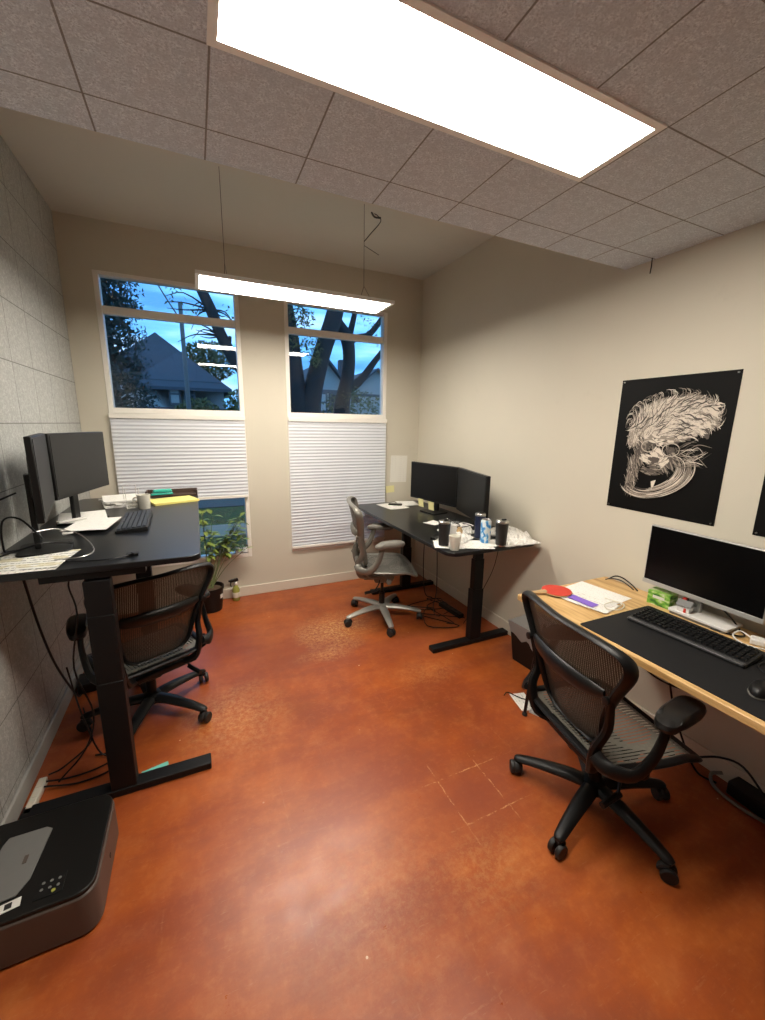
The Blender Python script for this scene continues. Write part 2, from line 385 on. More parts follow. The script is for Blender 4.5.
# ---------------------------------------------------------------- mesh helpers
def catmull(pts, sub):
    pts = [Vector(p) for p in pts]
    if sub <= 1 or len(pts) < 3: return pts
    out = []
    P = [pts[0] * 2 - pts[1]] + pts + [pts[-1] * 2 - pts[-2]]
    for i in range(1, len(P) - 2):
        for k in range(sub):
            t = k / sub
            p0, p1, p2, p3 = P[i - 1], P[i], P[i + 1], P[i + 2]
            out.append(0.5 * ((2 * p1) + (p2 - p0) * t + (2 * p0 - 5 * p1 + 4 * p2 - p3) * t * t + (3 * p1 - p0 - 3 * p2 + p3) * t ** 3))
    out.append(pts[-1])
    return out
def interp(vals, sub):
    out = []
    for i in range(len(vals) - 1):
        for k in range(sub): out.append(vals[i] + (vals[i + 1] - vals[i]) * k / sub)
    out.append(vals[-1]); return out
class MB:
    def __init__(self): self.v = []; self.f = []; self.m = []; self.cur = 0
    def add(self, vs, fs):
        o = len(self.v); self.v += [tuple(x) for x in vs]
        for f in fs: self.f.append([i + o for i in f]); self.m.append(self.cur)
        return self
    def box(self, c, s, rot=None, taper=1.0):
        vs = []
        for z in (-1, 1):
            k = 1.0 if z < 0 else taper
            for x, y in ((-1, -1), (1, -1), (1, 1), (-1, 1)):
                p = Vector((x * s[0] / 2 * k, y * s[1] / 2 * k, z * s[2] / 2))
                if rot is not None: p = rot @ p
                vs.append(p + Vector(c))
        return self.add(vs, [(3, 2, 1, 0), (4, 5, 6, 7), (0, 1, 5, 4), (1, 2, 6, 5), (2, 3, 7, 6), (3, 0, 4, 7)])
    def box2(self, a, b):
        c = [(a[i] + b[i]) / 2 for i in range(3)]; s = [abs(b[i] - a[i]) for i in range(3)]
        return self.box(c, s)
    def tube(self, pts, r, seg=8, sub=1, closed=False, flat=None, up=None, caps=True):
        # flat=(a,b): elliptical section, radii r*a (side) and r*b (up)
        if isinstance(r, (int, float)): r = [r] * len(pts)
        if closed: pts = list(pts) + [pts[0]]; r = list(r) + [r[0]]
        if closed and sub > 1:
            n0 = len(pts) - 1
            ext = [pts[-2]] + list(pts) + [pts[1]]
            c = catmull(ext, sub); P = c[sub: sub + n0 * sub + 1]
            rr = interp(r, sub)
        else:
            P = catmull(pts, sub); rr = interp(r, sub) if sub > 1 and len(pts) > 2 else r
        n = len(P); rings = []
        prev = None
        for i in range(n):
            if closed: t = (P[(i + 1) % (n - 1)] - P[(i - 1) % (n - 1)])
            else: t = P[min(i + 1, n - 1)] - P[max(i - 1, 0)]
            t = t.normalized() if t.length > 1e-9 else Vector((0, 0, 1))
            if up is not None: a = Vector(up)
            elif prev is not None: a = prev
            else: a = Vector((0, 0, 1)) if abs(t.z) < 0.9 else Vector((1, 0, 0))
            a = (a - t * a.dot(t))
            a = a.normalized() if a.length > 1e-6 else t.orthogonal().normalized()
            b = t.cross(a).normalized(); prev = a
            fa, fb = flat if flat else (1, 1)
            rings.append([P[i] + b * (math.cos(2 * PI * k / seg) * rr[i] * fa) + a * (math.sin(2 * PI * k / seg) * rr[i] * fb) for k in range(seg)])
        if closed: rings = rings[:-1]
        vs = [p for ring in rings for p in ring]; fs = []
        m = len(rings)
        for i in range(m if closed else m - 1):
            j = (i + 1) % m
            for k in range(seg):
                k2 = (k + 1) % seg
                fs.append((i * seg + k, i * seg + k2, j * seg + k2, j * seg + k))
        if not closed and caps:
            fs.append(tuple(range(seg))[::-1]); fs.append(tuple((m - 1) * seg + k for k in range(seg)))
        return self.add(vs, fs)
    def cyl(self, p0, p1, r0, r1=None, seg=16): return self.tube([p0, p1], [r0, r0 if r1 is None else r1], seg)
    def lathe(self, prof, c=(0, 0, 0), seg=20, rot=None):
        vs = []; fs = []
        for (r, z) in prof:
            for k in range(seg):
                p = Vector((r * math.cos(2 * PI * k / seg), r * math.sin(2 * PI * k / seg), z))
                if rot is not None: p = rot @ p
                vs.append(p + Vector(c))
        n = len(prof)
        for i in range(n - 1):
            for k in range(seg):
                k2 = (k + 1) % seg
                fs.append((i * seg + k, i * seg + k2, (i + 1) * seg + k2, (i + 1) * seg + k))
        fs.append(tuple(range(seg))[::-1]); fs.append(tuple((n - 1) * seg + k for k in range(seg)))
        return self.add(vs, fs)
    def prism(self, poly, z0, z1, mat=None):
        n = len(poly); vs = [Vector((x, y, z0)) for x, y in poly] + [Vector((x, y, z1)) for x, y in poly]
        if mat is not None: vs = [mat @ v for v in vs]
        fs = [tuple(range(n))[::-1], tuple(range(n, 2 * n))] + [(i, (i + 1) % n, (i + 1) % n + n, i + n) for i in range(n)]
        return self.add(vs, fs)
    def grid(self, fn, nu, nv):
        vs = [fn(i / nu, j / nv) for i in range(nu + 1) for j in range(nv + 1)]
        fs = [(i * (nv + 1) + j, (i + 1) * (nv + 1) + j, (i + 1) * (nv + 1) + j + 1, i * (nv + 1) + j + 1) for i in range(nu) for j in range(nv)]
        return self.add(vs, fs)
    def build(self, name, mat, parent=None, loc=(0, 0, 0), rz=0, smooth=False, bevel=0, seg=2):
        me = bpy.data.meshes.new(name)
        me.from_pydata([tuple(v) for v in self.v], [], self.f); me.update()
        for m in (mat if isinstance(mat, (list, tuple)) else [mat]): me.materials.append(m)
        if isinstance(mat, (list, tuple)):
            for p, mi in zip(me.polygons, self.m): p.material_index = mi
        if smooth or bevel:
            for p in me.polygons: p.use_smooth = True
            if hasattr(me, 'set_sharp_from_angle'): me.set_sharp_from_angle(angle=R(40))
        o = bpy.data.objects.new(name, me); COL.objects.link(o)
        o.location = loc; o.rotation_euler = (0, 0, rz)
        if parent: o.parent = parent
        if bevel:
            b = o.modifiers.new('bevel', 'BEVEL'); b.width = bevel; b.segments = seg; b.limit_method = 'ANGLE'; b.angle_limit = R(35)
        return o
def rrect(x0, y0, x1, y1, r, n=5):
    P = []
    for cx, cy, a in ((x1 - r, y1 - r, 0), (x0 + r, y1 - r, 90), (x0 + r, y0 + r, 180), (x1 - r, y0 + r, 270)):
        for k in range(n + 1):
            t = R(a + 90 * k / n); P.append((cx + r * math.cos(t), cy + r * math.sin(t)))
    return P
def tag(o, label, cat=None, group=None, kind=None):
    if label: o['label'] = label
    if cat: o['category'] = cat
    if group: o['group'] = group
    if kind: o['kind'] = kind
    return o
def thing(name, label, cat, loc=(0, 0, 0), rz=0, group=None):
    o = bpy.data.objects.new(name, None); COL.objects.link(o); o.location = loc; o.rotation_euler = (0, 0, rz); o.empty_display_size = 0.05
    return tag(o, label, cat, group)
def struct(mb, name, mat, label=None, cat=None, **k):
    o = mb.build(name, mat, **k); o['kind'] = 'structure'
    return tag(o, label, cat)
def rotz(a): return Matrix.Rotation(a, 3, 'Z')

# ---------------------------------------------------------------- room shell
XL, XR, YB, YR = -0.82, 2.235, 3.94, -4.5
ZL, ZH, YE = 2.533, 3.13, 1.68
struct(MB().box2((XL - .15, YR - .15, -.12), (XR + .15, YB + .15, 0)), 'floor', M_floor, 'stained orange-brown concrete floor with worn patches', 'floor')
struct(MB().box2((XL - .1, YR - .1, ZL), (XR + .1, YE, ZL + .12)), 'ceiling', M_ceil, 'lower ceiling of square grey fibre tiles', 'ceiling')
struct(MB().box2((XL - .1, YE - .12, ZH), (XR + .1, YB + .1, ZH + .1)), 'ceiling', M_ceilhigh, 'plain beige raised ceiling in front of the windows', 'ceiling')
struct(MB().box2((XL, YE - .11, ZL + .121), (XR, YE, ZH)), 'trim_1', M_ceilhigh, 'vertical drop between the raised and the tiled ceiling', 'bulkhead')
struct(MB().box2((XL - .12, YR - .1, 0), (XL, YB, ZH + .05)), 'wall_left', M_panel, 'left wall clad in square grey fibre panels', 'wall')
struct(MB().box2((XR, YR - .1, 0), (XR + .12, YB, ZH + .05)), 'wall_right', M_wall, 'plain beige right wall with a poster', 'wall')
struct(MB().box2((XL, YR - .12, 0), (XR, YR, ZL)), 'wall_rear', M_wall, 'plain beige wall opposite the windows', 'wall')
WIN = [(-0.622, 0.418, 0.395, 2.782), (0.803, 1.835, 0.400, 2.772)]
w = MB()
T = 0.16
def wb2(x0, x1, z0, z1): w.box2((x0, YB, z0), (x1, YB + T, z1))
wb2(XL - .12, WIN[0][0], 0, ZH + .05); wb2(WIN[0][1], WIN[1][0], 0, ZH + .05); wb2(WIN[1][1], XR + .12, 0, ZH + .05)
for x0, x1, z0, z1 in WIN: wb2(x0, x1, 0, z0); wb2(x0, x1, z1, ZH + .05)
struct(w, 'wall_back', M_wall, 'beige window wall with two tall windows', 'wall')
def baseboard(name, a, b, label):
    o = struct(MB().box2(a, b), name, M_base if 'left' not in name else M_greybase, label, 'baseboard', bevel=.004); return o
baseboard('baseboard_back', (XL + .014, YB - .014, 0), (XR - .014, YB, .10), 'beige baseboard under the windows')
baseboard('baseboard_left', (XL, YR, 0), (XL + .014, YB, .09), 'grey baseboard along the panelled wall')
baseboard('baseboard_right', (XR - .014, YR, 0), (XR, YB, .10), 'beige baseboard along the right wall')

for i, (x0, x1, z0, z1) in enumerate(WIN):
    f = MB(); fw = 0.036; ya, yb = YB - 0.004, YB + 0.085
    f.box2((x0, ya, z0), (x0 + fw, yb, z1)); f.box2((x1 - fw, ya, z0), (x1, yb, z1))
    f.box2((x0 + fw, ya, z1 - .028), (x1 - fw, yb, z1)); f.box2((x0 + fw, ya, z0), (x1 - fw, yb, z0 + .045))
    wn_ = struct(f, 'window_%d' % (i + 1), M_winframe, ['tall left window with blind lowered halfway', 'tall right window with blind fully covering its lower half'][i], 'window', bevel=.003)
    zt = z1
    MB().box2((x0 + fw, ya + .02, 2.485), (x1 - fw, yb, 2.542)).build('transom_bar', M_winframe, wn_, bevel=.003)
    MB().box2((x0 + fw, ya, 1.733), (x1 - fw, yb, 1.776)).build('middle_rail', M_winframe, wn_, bevel=.003)
    for a, b_ in ((2.542, z1 - .028), (1.776, 2.485), (z0 + .045, 1.733)):
        MB().box2((x0 + fw, YB + .045, a), (x1 - fw, YB + .049, b_)).build('glass_pane', M_glass, wn_)
    # pleated blind hung from the middle rail
    zb = [1.000, 0.445][i]
    t = thing('pleated_blind', ['white pleated blind stopping above the floor, showing garden under it', 'white pleated blind drawn down to the sill of the right window'][i], 'blind', ((x0 + x1) / 2, YB - .02, 0))
    hw = (x1 - x0) / 2 - .006
    MB().box2((-hw - .004, -.022, 1.692), (hw + .004, .014, 1.732)).build('head_rail', M_winframe, t, bevel=.003)
    n = int(round((1.69 - zb - .012) / .031)); m = MB(); vs = []; fs = []
    zz = [1.69 - k * (1.69 - zb - .012) / (2 * n) for k in range(2 * n + 1)]
    for k, z in enumerate(zz):
        y = -.0095 if k % 2 else -.0035
        if k == 2 * n: y = -.0035
        vs += [(-hw, y, z), (hw, y, z)]
    for k in range(2 * n): fs.append((2 * k, 2 * k + 1, 2 * k + 3, 2 * k + 2))
    off = len(vs); vs += [(-hw, .004, zz[0]), (hw, .004, zz[0]), (-hw, .004, zz[-1]), (hw, .004, zz[-1])]
    fs.append((off, off + 1, off + 3, off + 2)); m.add(vs, fs); m.build('pleated_fabric', M_blind, t)
    MB().box2((-hw, -.017, zb - .012), (hw, .005, zb + .012)).build('bottom_rail', M_winframe, t, bevel=.003)

# ---------------------------------------------------------------- lights
def led_panel(name, label, cat, cx, cy, z0, lx, ly, h=.03, fr=.022, wires=False):
    t = thing(name, label, cat, (cx, cy, z0))
    f = MB(); a, b = lx / 2, ly / 2
    f.box2((-a, -b, 0), (-a + fr, b, h)).box2((a - fr, -b, 0), (a, b, h)).box2((-a + fr, -b, 0), (a - fr, -b + fr, h)).box2((-a + fr, b - fr, 0), (a - fr, b, h))
    f.box2((-a + fr, -b + fr, h - .001), (a - fr, b - fr, h))
    f.build('light_frame', M_lightframe, t)
    MB().box2((-a + fr, -b + fr, .003), (a - fr, b - fr, .0065)).build('light_diffuser', M_light, t)
    return t
led_panel('ceiling_light', 'long recessed white ceiling light panel among the grey tiles', 'light', 0.699, 1.060, ZL - .005, 1.222, .302, .008)
pl = led_panel('pendant_light', 'long flat white light panel hung on wires before the windows', 'light', 0.69, 2.865, 2.492, 1.255, .305, .020)
for x in (0.235 - .69, 1.148 - .69):
    MB().tube([(x, -.12, .020), (x, 0, .13), (x, .12, .020)], .0015, 5).tube([(x, 0, .13), (x, 0, ZH - 2.492)], .0016, 5).build('suspension_wire', M_charcoal, pl)
MB().tube([(.53, -.01, .59), (.56, 0, .585), (.58, .0, .555), (.50, 0, .46), (.458, 0, .41)], .003, 6, 4).tube([(.46, 0, .385), (.57, 0, .345)], .002, 5).tube([(.51, 0, .60), (.535, 0, .575), (.58, 0, .578)], .006, 6, 3).build('power_cord', M_charcoal, pl)
tag(MB().tube([(2.205, 1.515, ZL), (2.206, 1.515, 2.49), (2.203, 1.515, 2.46)], .003, 6).build('ceiling_wire', M_black), 'short black wire end poking from the ceiling tiles by the right wall', 'wire')

# ---------------------------------------------------------------- desks
def standing_desk(name, label, x0, x1, y0, y1, h, mat, legs, footx, corner=.06, rot_end=None, thick=.026, base_mat=None, st=(.086, .050, .072, .040)):
    cx, cy = (x0 + x1) / 2, (y0 + y1) / 2
    t = thing(name, label, 'desk', (cx, cy, 0))
    bm = base_mat or M_deskmetal
    MB().prism(rrect(x0 - cx, y0 - cy, x1 - cx, y1 - cy, corner), h - thick, h).build('tabletop', mat, t, smooth=True, bevel=.003)
    for (lx, ly) in legs:
        l_ = MB()
        l_.box((0, 0, .035 + (h * .52 - .035) / 2), (.10, .062, h * .52 - .035))
        up = MB(); up.box((0, 0, (h * .52 + h * .80) / 2), (st[0], st[1], h * .28))
        up.box((0, 0, (h * .80 + h - thick - .04) / 2), (st[2], st[3], h * .20 - thick - .04))
        col_ = l_.build('leg_column', bm, t, (lx - cx, ly - cy, 0), bevel=.004)
        up.build('telescoping_stage', bm, col_, bevel=.003)
        MB().prism(rrect(-(footx[1] - footx[0]) / 2, -.035, (footx[1] - footx[0]) / 2, .035, .006), 0, .035).build('foot', bm, t, ((footx[0] + footx[1]) / 2 - cx, ly - cy, 0), bevel=.004)
        MB().box((0, 0, h - thick - .016), (min(.36, x1 - x0 - .1), .05, .028)).build('top_bracket', bm, t, (0, ly - cy, 0), bevel=.003)
    ys = [l[1] - cy for l in legs]
    MB().box2((-.03, min(ys), h - thick - .042), (.03, max(ys), h - thick - .010)).build('crossbar', bm, t)
    return t
dl = standing_desk('standing_desk', 'tall black standing desk against the grey panelled wall', XL + .012, -0.018, 1.86, 3.60, 1.10, M_deskblack, [(-.41, 1.90), (-.41, 3.2)], (-.79, -.045), .05, st=(.097, .059, .094, .056))
MB().box((0, 0, 0), (.045, .028, .012)).tube([(0, 0, 0), (.0, -.02, .012), (.012, -.03, .008)], .004, 6, 3).build('cable_clip', M_black, dl, (-.283 + .41, 1.965 - 2.73, 1.104))
dm = standing_desk('standing_desk', 'black standing desk in the corner below the two black monitors', 1.435, 2.205, 2.065, 3.84, .862, M_deskblack, [(1.885, 2.345), (1.885, 3.5)], (1.50, 2.215), .08)
dr = standing_desk('standing_desk', 'pale wooden desk against the right wall under the poster', 1.52, 2.222, -.15, 1.545, .785, M_wood, [(1.90, .05)], (1.56, 2.2), .012, thick=.03)
# far support of the wooden desk: wall cleat
MB().box2((-.01, .55, .70), (.345, .60, .753)).build('support_bracket', M_deskmetal, dr)

# ---------------------------------------------------------------- task chairs
def task_chair(label, x, y, yaw, base_yaw, mf, mm, ms, mpad, mbase, sh=0.0, recl=0.0, bk=1.0):
    t = thing('office_chair', label, 'chair', (x, y, 0), R(yaw), 'mesh office chairs')
    by = R(base_yaw - yaw)
    # base
    b = MB(); b.lathe([(.026, .075), (.046, .082), (.05, .105), (.046, .128), (.03, .14), (.001, .14)], seg=20)
    for k in range(5):
        a = by + 2 * PI * k / 5; ca, sa = math.cos(a), math.sin(a)
        pts = [(.03 * ca, .03 * sa, .108), (.12 * ca, .12 * sa, .108), (.24 * ca, .24 * sa, .096), (.325 * ca, .325 * sa, .080), (.345 * ca, .345 * sa, .076)]
        b.tube(pts, [.036, .034, .028, .023, .014], 10, 3, flat=(1.0, .66), up=(0, 0, 1))
    base = b.build('star_base', mbase, t, smooth=True)
    for k in range(5):
        a = by + 2 * PI * k / 5; cx, cy = .335 * math.cos(a), .335 * math.sin(a)
        ca_ = a + 1.1 + k * .9
        h = MB(); h.cyl((0, 0, .045), (0, 0, .075), .007, seg=8)
        h.tube([(-.008, 0, .060), (.012, 0, .062), (.030, 0, .045), (.034, 0, .030)], [.010, .013, .012, .008], 8, 3, flat=(1.2, .8))
        ho = h.build('caster', M_rubber, t, (cx, cy, 0), ca_, smooth=True)
        for s in (-1, 1):
            wmb = MB(); wmb.lathe([(.010, -.010), (.026, -.010), (.030, -.006), (.030, .006), (.027, .010), (.012, .011)], rot=Matrix.Rotation(R(90), 3, 'X'), seg=18)
            wmb.build('wheel', M_rubber, ho, (0, s * .017, .030), smooth=True)
    g = MB(); g.cyl((0, 0, .135), (0, 0, .24), .026).cyl((0, 0, .24), (0, 0, .335 + sh), .014)
    g.build('gas_cylinder', M_black, t, smooth=True)
    # tilt mechanism
    z0 = .345 + sh
    m = MB(); m.box((-.02, 0, z0), (.20, .13, .05), taper=.85).box((-.13, 0, z0 + .02), (.09, .30, .035)).box((.0, 0, z0 - .045), (.13, .085, .055), taper=1.2)
    for s in (-1, 1): m.box((.04, s * .105, z0 + .005), (.09, .035, .055), Matrix.Rotation(R(25), 3, 'Y')).box((-.05, s * .10, z0 - .01), (.07, .03, .04), Matrix.Rotation(R(-20), 3, 'Y'))
    mech = m.build('tilt_mechanism', mf, t, bevel=.01)
    for s in (-1, 1):
        k_ = MB(); k_.cyl((.03, s * .07, z0 - .005), (.03, s * .17, z0 - .005), .007, seg=8).lathe([(.012, 0), (.022, .004), (.022, .03), (.014, .036)], (.03, s * .17, z0 - .005), 12, Matrix.Rotation(R(-90 * s), 3, 'X'))
        k_.build('adjustment_knob', mf if mf is not M_black else M_blacksoft, t, smooth=True)
    lv = MB(); lv.tube([(-.03, -.08, z0 - .01), (-.05, -.16, z0 - .03), (-.09, -.20, z0 - .075)], .006, 6, 3).tube([(-.07, -.19, z0 - .075), (-.17, -.21, z0 - .085)], .013, 8)
    lv.build('tilt_lever', M_black, t, smooth=True)
    # seat: side rims and front waterfall edge around a mesh pan
    zs = .435 + sh
    def seatz(u, v):   # u 0 rear..1 front, v -1..1
        z = zs - .018 * (1 - v * v) * math.sin(PI * min(1, u * 1.05)) + (.012 * (1 - u))
        if u > .78: z -= .055 * ((u - .78) / .22) ** 1.6
        return z
    def seatw(u): return .205 + .045 * math.sin(PI * min(1, .15 + u * .62)) - (.05 * ((u - .88) / .12) ** 2 if u > .88 else 0)
    ux = lambda u: -.200 + .465 * u
    rim = [(ux(u), seatw(u), seatz(u, 1)) for u in [0, .15, .3, .45, .6, .75, .88, .96]]
    rim += [(ux(1), v * seatw(1) * .8, seatz(1, v * .8)) for v in (.8, .3, -.3, -.8)]
    rim += [(ux(u), -seatw(u), seatz(u, 1)) for u in [.96, .88, .75, .6, .45, .3, .15, 0]]
    rim += [(ux(0) - .012, v, zs + .006) for v in (-.12, 0, .12)]
    MB().tube(rim, .0145, 8, 3, closed=True, flat=(1.25, .75), up=(0, 0, 1)).build('seat_frame', mf, t, smooth=True)
    MB().grid(lambda u, v: (ux(.01 + u * .98), (2 * v - 1) * (seatw(u) - .004), seatz(u, 2 * v - 1)), 18, 14).build('seat_mesh', ms, t, smooth=True)
    # under-seat cradle
    cr = MB()
    for s in (-1, 1): cr.tube([(-.16, s * .215, zs - .008), (-.10, s * .15, z0 + .03), (.04, s * .10, z0 + .02), (.16, s * .20, zs - .02)], [.013, .016, .014, .010], 8, 4)
    cr.build('seat_cradle', mf, t, smooth=True)
    # backrest
    Z = [.470, .500, .555, .630, .705, .780, .855, .905, .935]
    Z = [.47 + (z - .47) * bk for z in Z]
    Wd = [.118, .155, .172, .186, .212, .246, .282, .288, .255]
    def bx(z):
        q = (z - .465) / (.49 * bk)
        return -.165 - .045 * math.sin(min(1, q * 1.6) * PI / 2) - .080 * q * q - recl * q
    def bp(z, y): return (bx(z) + .55 * y * y, y, z + sh)
    ol = [bp(z, wd) for z, wd in zip(Z, Wd)] + [bp(.47 + .480 * bk, y) for y in (.15, 0, -.15)] + [bp(z, -wd) for z, wd in zip(Z[::-1], Wd[::-1])] + [bp(.463, y) for y in (-.08, .08)]
    rr = [.014, .017, .020, .021, .022, .024, .026, .025, .020] + [.017, .016, .017] + [.020, .025, .026, .024, .022, .021, .020, .017, .014] + [.013, .013]
    MB().tube(ol, rr, 8, 3, closed=True, flat=(.62, 1.15), up=(1, 0, 0)).build('back_frame', mf, t, smooth=True)
    def wz(z):
        for i in range(len(Z) - 1):
            if Z[i] <= z <= Z[i + 1]: return Wd[i] + (Wd[i + 1] - Wd[i]) * (z - Z[i]) / (Z[i + 1] - Z[i])
        return Wd[-1] if z > Z[-1] else Wd[0]
    MB().grid(lambda u, v: (lambda z: (bp(z, 0)[0] + .55 * ((2 * v - 1) * (wz(z) - .004)) ** 2 - .012 * (1 - (2 * v - 1) ** 2), (2 * v - 1) * (wz(z) - .004), z + sh))(.468 + u * .475 * bk), 22, 12).build('back_mesh', mm, t, smooth=True)
    # lumbar pad across the back
    lz = .47 + .265 * bk
    MB().tube([(bx(lz) + .004, -.205, lz + sh + .012), (bx(lz) - .010, -.15, lz + sh + .004), (bx(lz) - .024, -.06, lz + sh), (bx(lz) - .024, .06, lz + sh), (bx(lz) - .010, .15, lz + sh + .004), (bx(lz) + .004, .205, lz + sh + .012)], [.016, .030, .036, .036, .030, .016], 10, 5, flat=(1.0, .42), up=(1, 0, 0)).build('lumbar_pad', mpad if mf is M_black else mf, t, smooth=True)
    # spine yoke rising beside the back
    for s in (-1, 1):
        y_ = MB().tube([(-.12, s * .10, z0 + .015), (-.20, s * .17, z0 + .05), (-.225, s * .195, .51 + sh), (bx(.60) + .005, s * .208, .60 + sh), (bx(.73) + .010, s * .228, .745 + sh)], [.020, .022, .020, .018, .014], 8, 4, flat=(.75, 1.2), up=(1, 0, 0))
        y_.lathe([(.016, -.004), (.016, .006), (.008, .008)], (bx(.73) - .010, s * .228, .74 + sh), 12, Matrix.Rotation(R(-90), 3, 'Y'))
        y_.build('back_upright', mf, t, smooth=True)
        a_ = MB().tube([(-.235, s * .205, .50 + sh), (-.215, s * .250, .475 + sh), (-.15, s * .296, .475 + sh), (-.085, s * .305, .54 + sh), (-.055, s * .305, .615 + sh), (-.040, s * .298, .665 + sh)], [.022, .025, .024, .021, .018, .018], 10, 4, flat=(1.2, .7), up=(0, 1, 0))
        a_.build('arm_support', mf, t, smooth=True)
        pp = []
        for k in range(24):
            ang = 2 * PI * k / 24; cx_ = math.cos(ang); sx_ = math.sin(ang)
            ex = .122 * (abs(cx_) ** .7) * (1 if cx_ > 0 else -1); ey = (.047 + .006 * cx_) * (abs(sx_) ** .7) * (1 if sx_ > 0 else -1)
            pp.append((ex, ey))
        pm = MB(); ring = []
        for (sc, zz) in ((.80, -.020), (.97, -.012), (1.03, .002), (.97, .016), (.76, .025)):
            ring.append([(px_ * sc, py_ * sc, zz - (.010 if px_ < -.08 else 0)) for px_, py_ in pp])
        vs = [p for r_ in ring for p in r_]; fs = []
        for i in range(len(ring) - 1):
            for k in range(24): fs.append((i * 24 + k, i * 24 + (k + 1) % 24, (i + 1) * 24 + (k + 1) % 24, (i + 1) * 24 + k))
        fs.append(tuple(range(24))[::-1]); fs.append(tuple(4 * 24 + k for k in range(24)))
        pm.add(vs, fs); pm.build('arm_pad', mpad, t, (.018, s * .290, .690 + sh), -s * R(16), smooth=True)
    return t
task_chair('black mesh office chair pulled up to the pale wooden desk', 1.515, .974, -10.6, 53, M_black, M_meshdark, M_meshseat, M_blacksoft, M_black)
task_chair('black mesh office chair tucked under the tall desk by the panelled wall', -.337, 2.425, 116, 36, M_black, M_meshdark, M_meshseat, M_blacksoft, M_black, sh=-.03)
task_chair('grey mesh office chair with silver base facing the corner desk', 1.388, 3.00, -17, 43, M_silver, M_meshgrey, M_meshgrey, M_greypad, M_castalu, sh=.065, bk=1.08)

# ---------------------------------------------------------------- monitors
def monitor(label, p0, p1, z0, z1, desk_z, thick, mscreen, mbody, facing, neck_t=.5, foot=True, chin=.018, chin_mat=None, stand_mat=None, bez=.010):
    p0 = Vector((*p0, 0)); p1 = Vector((*p1, 0)); d = p1 - p0; W = d.length; c = (p0 + p1) / 2
    nrm = Vector((-d.y, d.x, 0)).normalized()
    if nrm.dot(Vector((*facing, 0))) < 0: nrm = -nrm
    yaw = math.atan2(nrm.y, nrm.x)
    t = thing('monitor', label, 'monitor', (c.x, c.y, desk_z), yaw)
    H = z1 - z0; zb = z0 - desk_z
    m = MB(); m.box((-thick / 2, 0, zb + H / 2), (thick, W, H)); m.box((-thick - .008, 0, zb + H / 2), (.022, W * .5, H * .5), taper=.85)
    m.build('housing', mbody, t, bevel=.004)
    MB().box((.0008, 0, zb + chin + (H - chin - bez) / 2), (.0024, W - 2 * bez, H - chin - bez)).build('screen', mscreen, t)
    if chin_mat:
        MB().box((.0015, 0, zb + chin / 2 - .001), (.005, W, chin + .002)).build('lower_bezel', chin_mat, t, bevel=.001)
    sm = stand_mat or mbody
    o = (neck_t - .5) * W
    st = MB(); st.box((-thick - .035, o, (zb + H * .5) / 2 + .008), (.022, .055, zb + H * .5 - .01))
    st.build('neck', sm, t, bevel=.004)
    if foot:
        MB().prism(rrect(-.13, o - .11, .06, o + .11, .03), 0, .012).build('foot', sm, t, smooth=True, bevel=.003)
    return t
monitor('near of two grey-screened monitors on the tall desk, seen edge-on', (-.560, 1.935), (-.662, 2.470), 1.272, 1.607, 1.10, .024, M_screengrey, M_black, (1, 0))
monitor('far of two grey-screened monitors on the tall desk, before the window', (-.655, 2.485), (-.520, 3.025), 1.272, 1.604, 1.10, .035, M_screengrey, M_black, (1, 0))
monitor('black monitor nearest the window on the corner desk', (1.935, 3.535), (2.045, 2.900), .965, 1.322, .862, .035, M_screen, M_black, (-1, 0))
monitor('black monitor behind the tumblers on the corner desk', (2.045, 2.890), (1.875, 2.300), .955, 1.322, .862, .035, M_screen, M_black, (-1, 0))
monitor('silver-rimmed black monitor on the pale wooden desk', (2.100, 1.250), (2.085, .735), .885, 1.192, .787, .022, M_screen, M_bezel, (-1, 0), neck_t=.45, foot=False, chin=.020, chin_mat=M_bezel, stand_mat=M_bezel, bez=.006)

# ---------------------------------------------------------------- keyboards, mouse, mats
def keyboard(label, x, y, z, yaw, W, D, mk, mb_, rest=False, tilt=.012):
    t = thing('keyboard', label, 'keyboard', (x, y, z), R(yaw))   # length along local y, front = -x
    b = MB(); b.prism(rrect(-D / 2, -W / 2, D / 2, W / 2, .008), 0, .012)
    b.v = [(p[0], p[1], p[2] + (tilt * (p[0] + D / 2) / D if p[2] > .001 else 0)) for p in b.v]
    b.build('keyboard_body', mb_, t, bevel=.002)
    k = MB(); rows = 6; pitch = (D - (.035 if rest else .012)) / rows; x0 = -D / 2 + (.030 if rest else .006)
    for r in range(rows):
        xx = x0 + (r + .5) * pitch; zz = .013 + tilt * (xx + D / 2) / D + .003
        gaps = [] ; yy = -W / 2 + .008; 
        while yy < W / 2 - .016:
            wk = pitch * .98
            if r == 0 and abs(yy + .03) < .06 and abs(yy - (-.03)) < .012: wk = pitch * 5.5
            if r == 0 and (yy > -.05 and yy < .05) : wk = .11
            wk = min(wk, W / 2 - .006 - yy)
            k.box((xx, yy + wk / 2, zz), (pitch * .84, wk - .0028, .008), taper=.82); yy += wk
            if W > .4 and (abs(yy - W * .17) < pitch * .5 or abs(yy - W * .30) < pitch * .4): yy += .006
    k.build('keycaps', mk, t)
    if rest: MB().box((-D / 2 + .010, 0, .011), (.022, W - .004, .010)).build('front_bar', simple('keyboard_front_bar', (0.06, .06, .062), .35), t, bevel=.003)
    return t
keyboard('black keyboard on the tall standing desk beside the mug', -.350, 2.63, 1.10, 2, .47, .150, M_keyblue, M_kbody)
keyboard('long black mechanical keyboard on the black desk mat', 1.885, .893, .789, 3.5, .445, .165, M_keycap, M_kbody, True, .014)
mat_ = MB(); mat_.prism(rrect(-.25, -.56, .25, .56, .012), 0, .003)
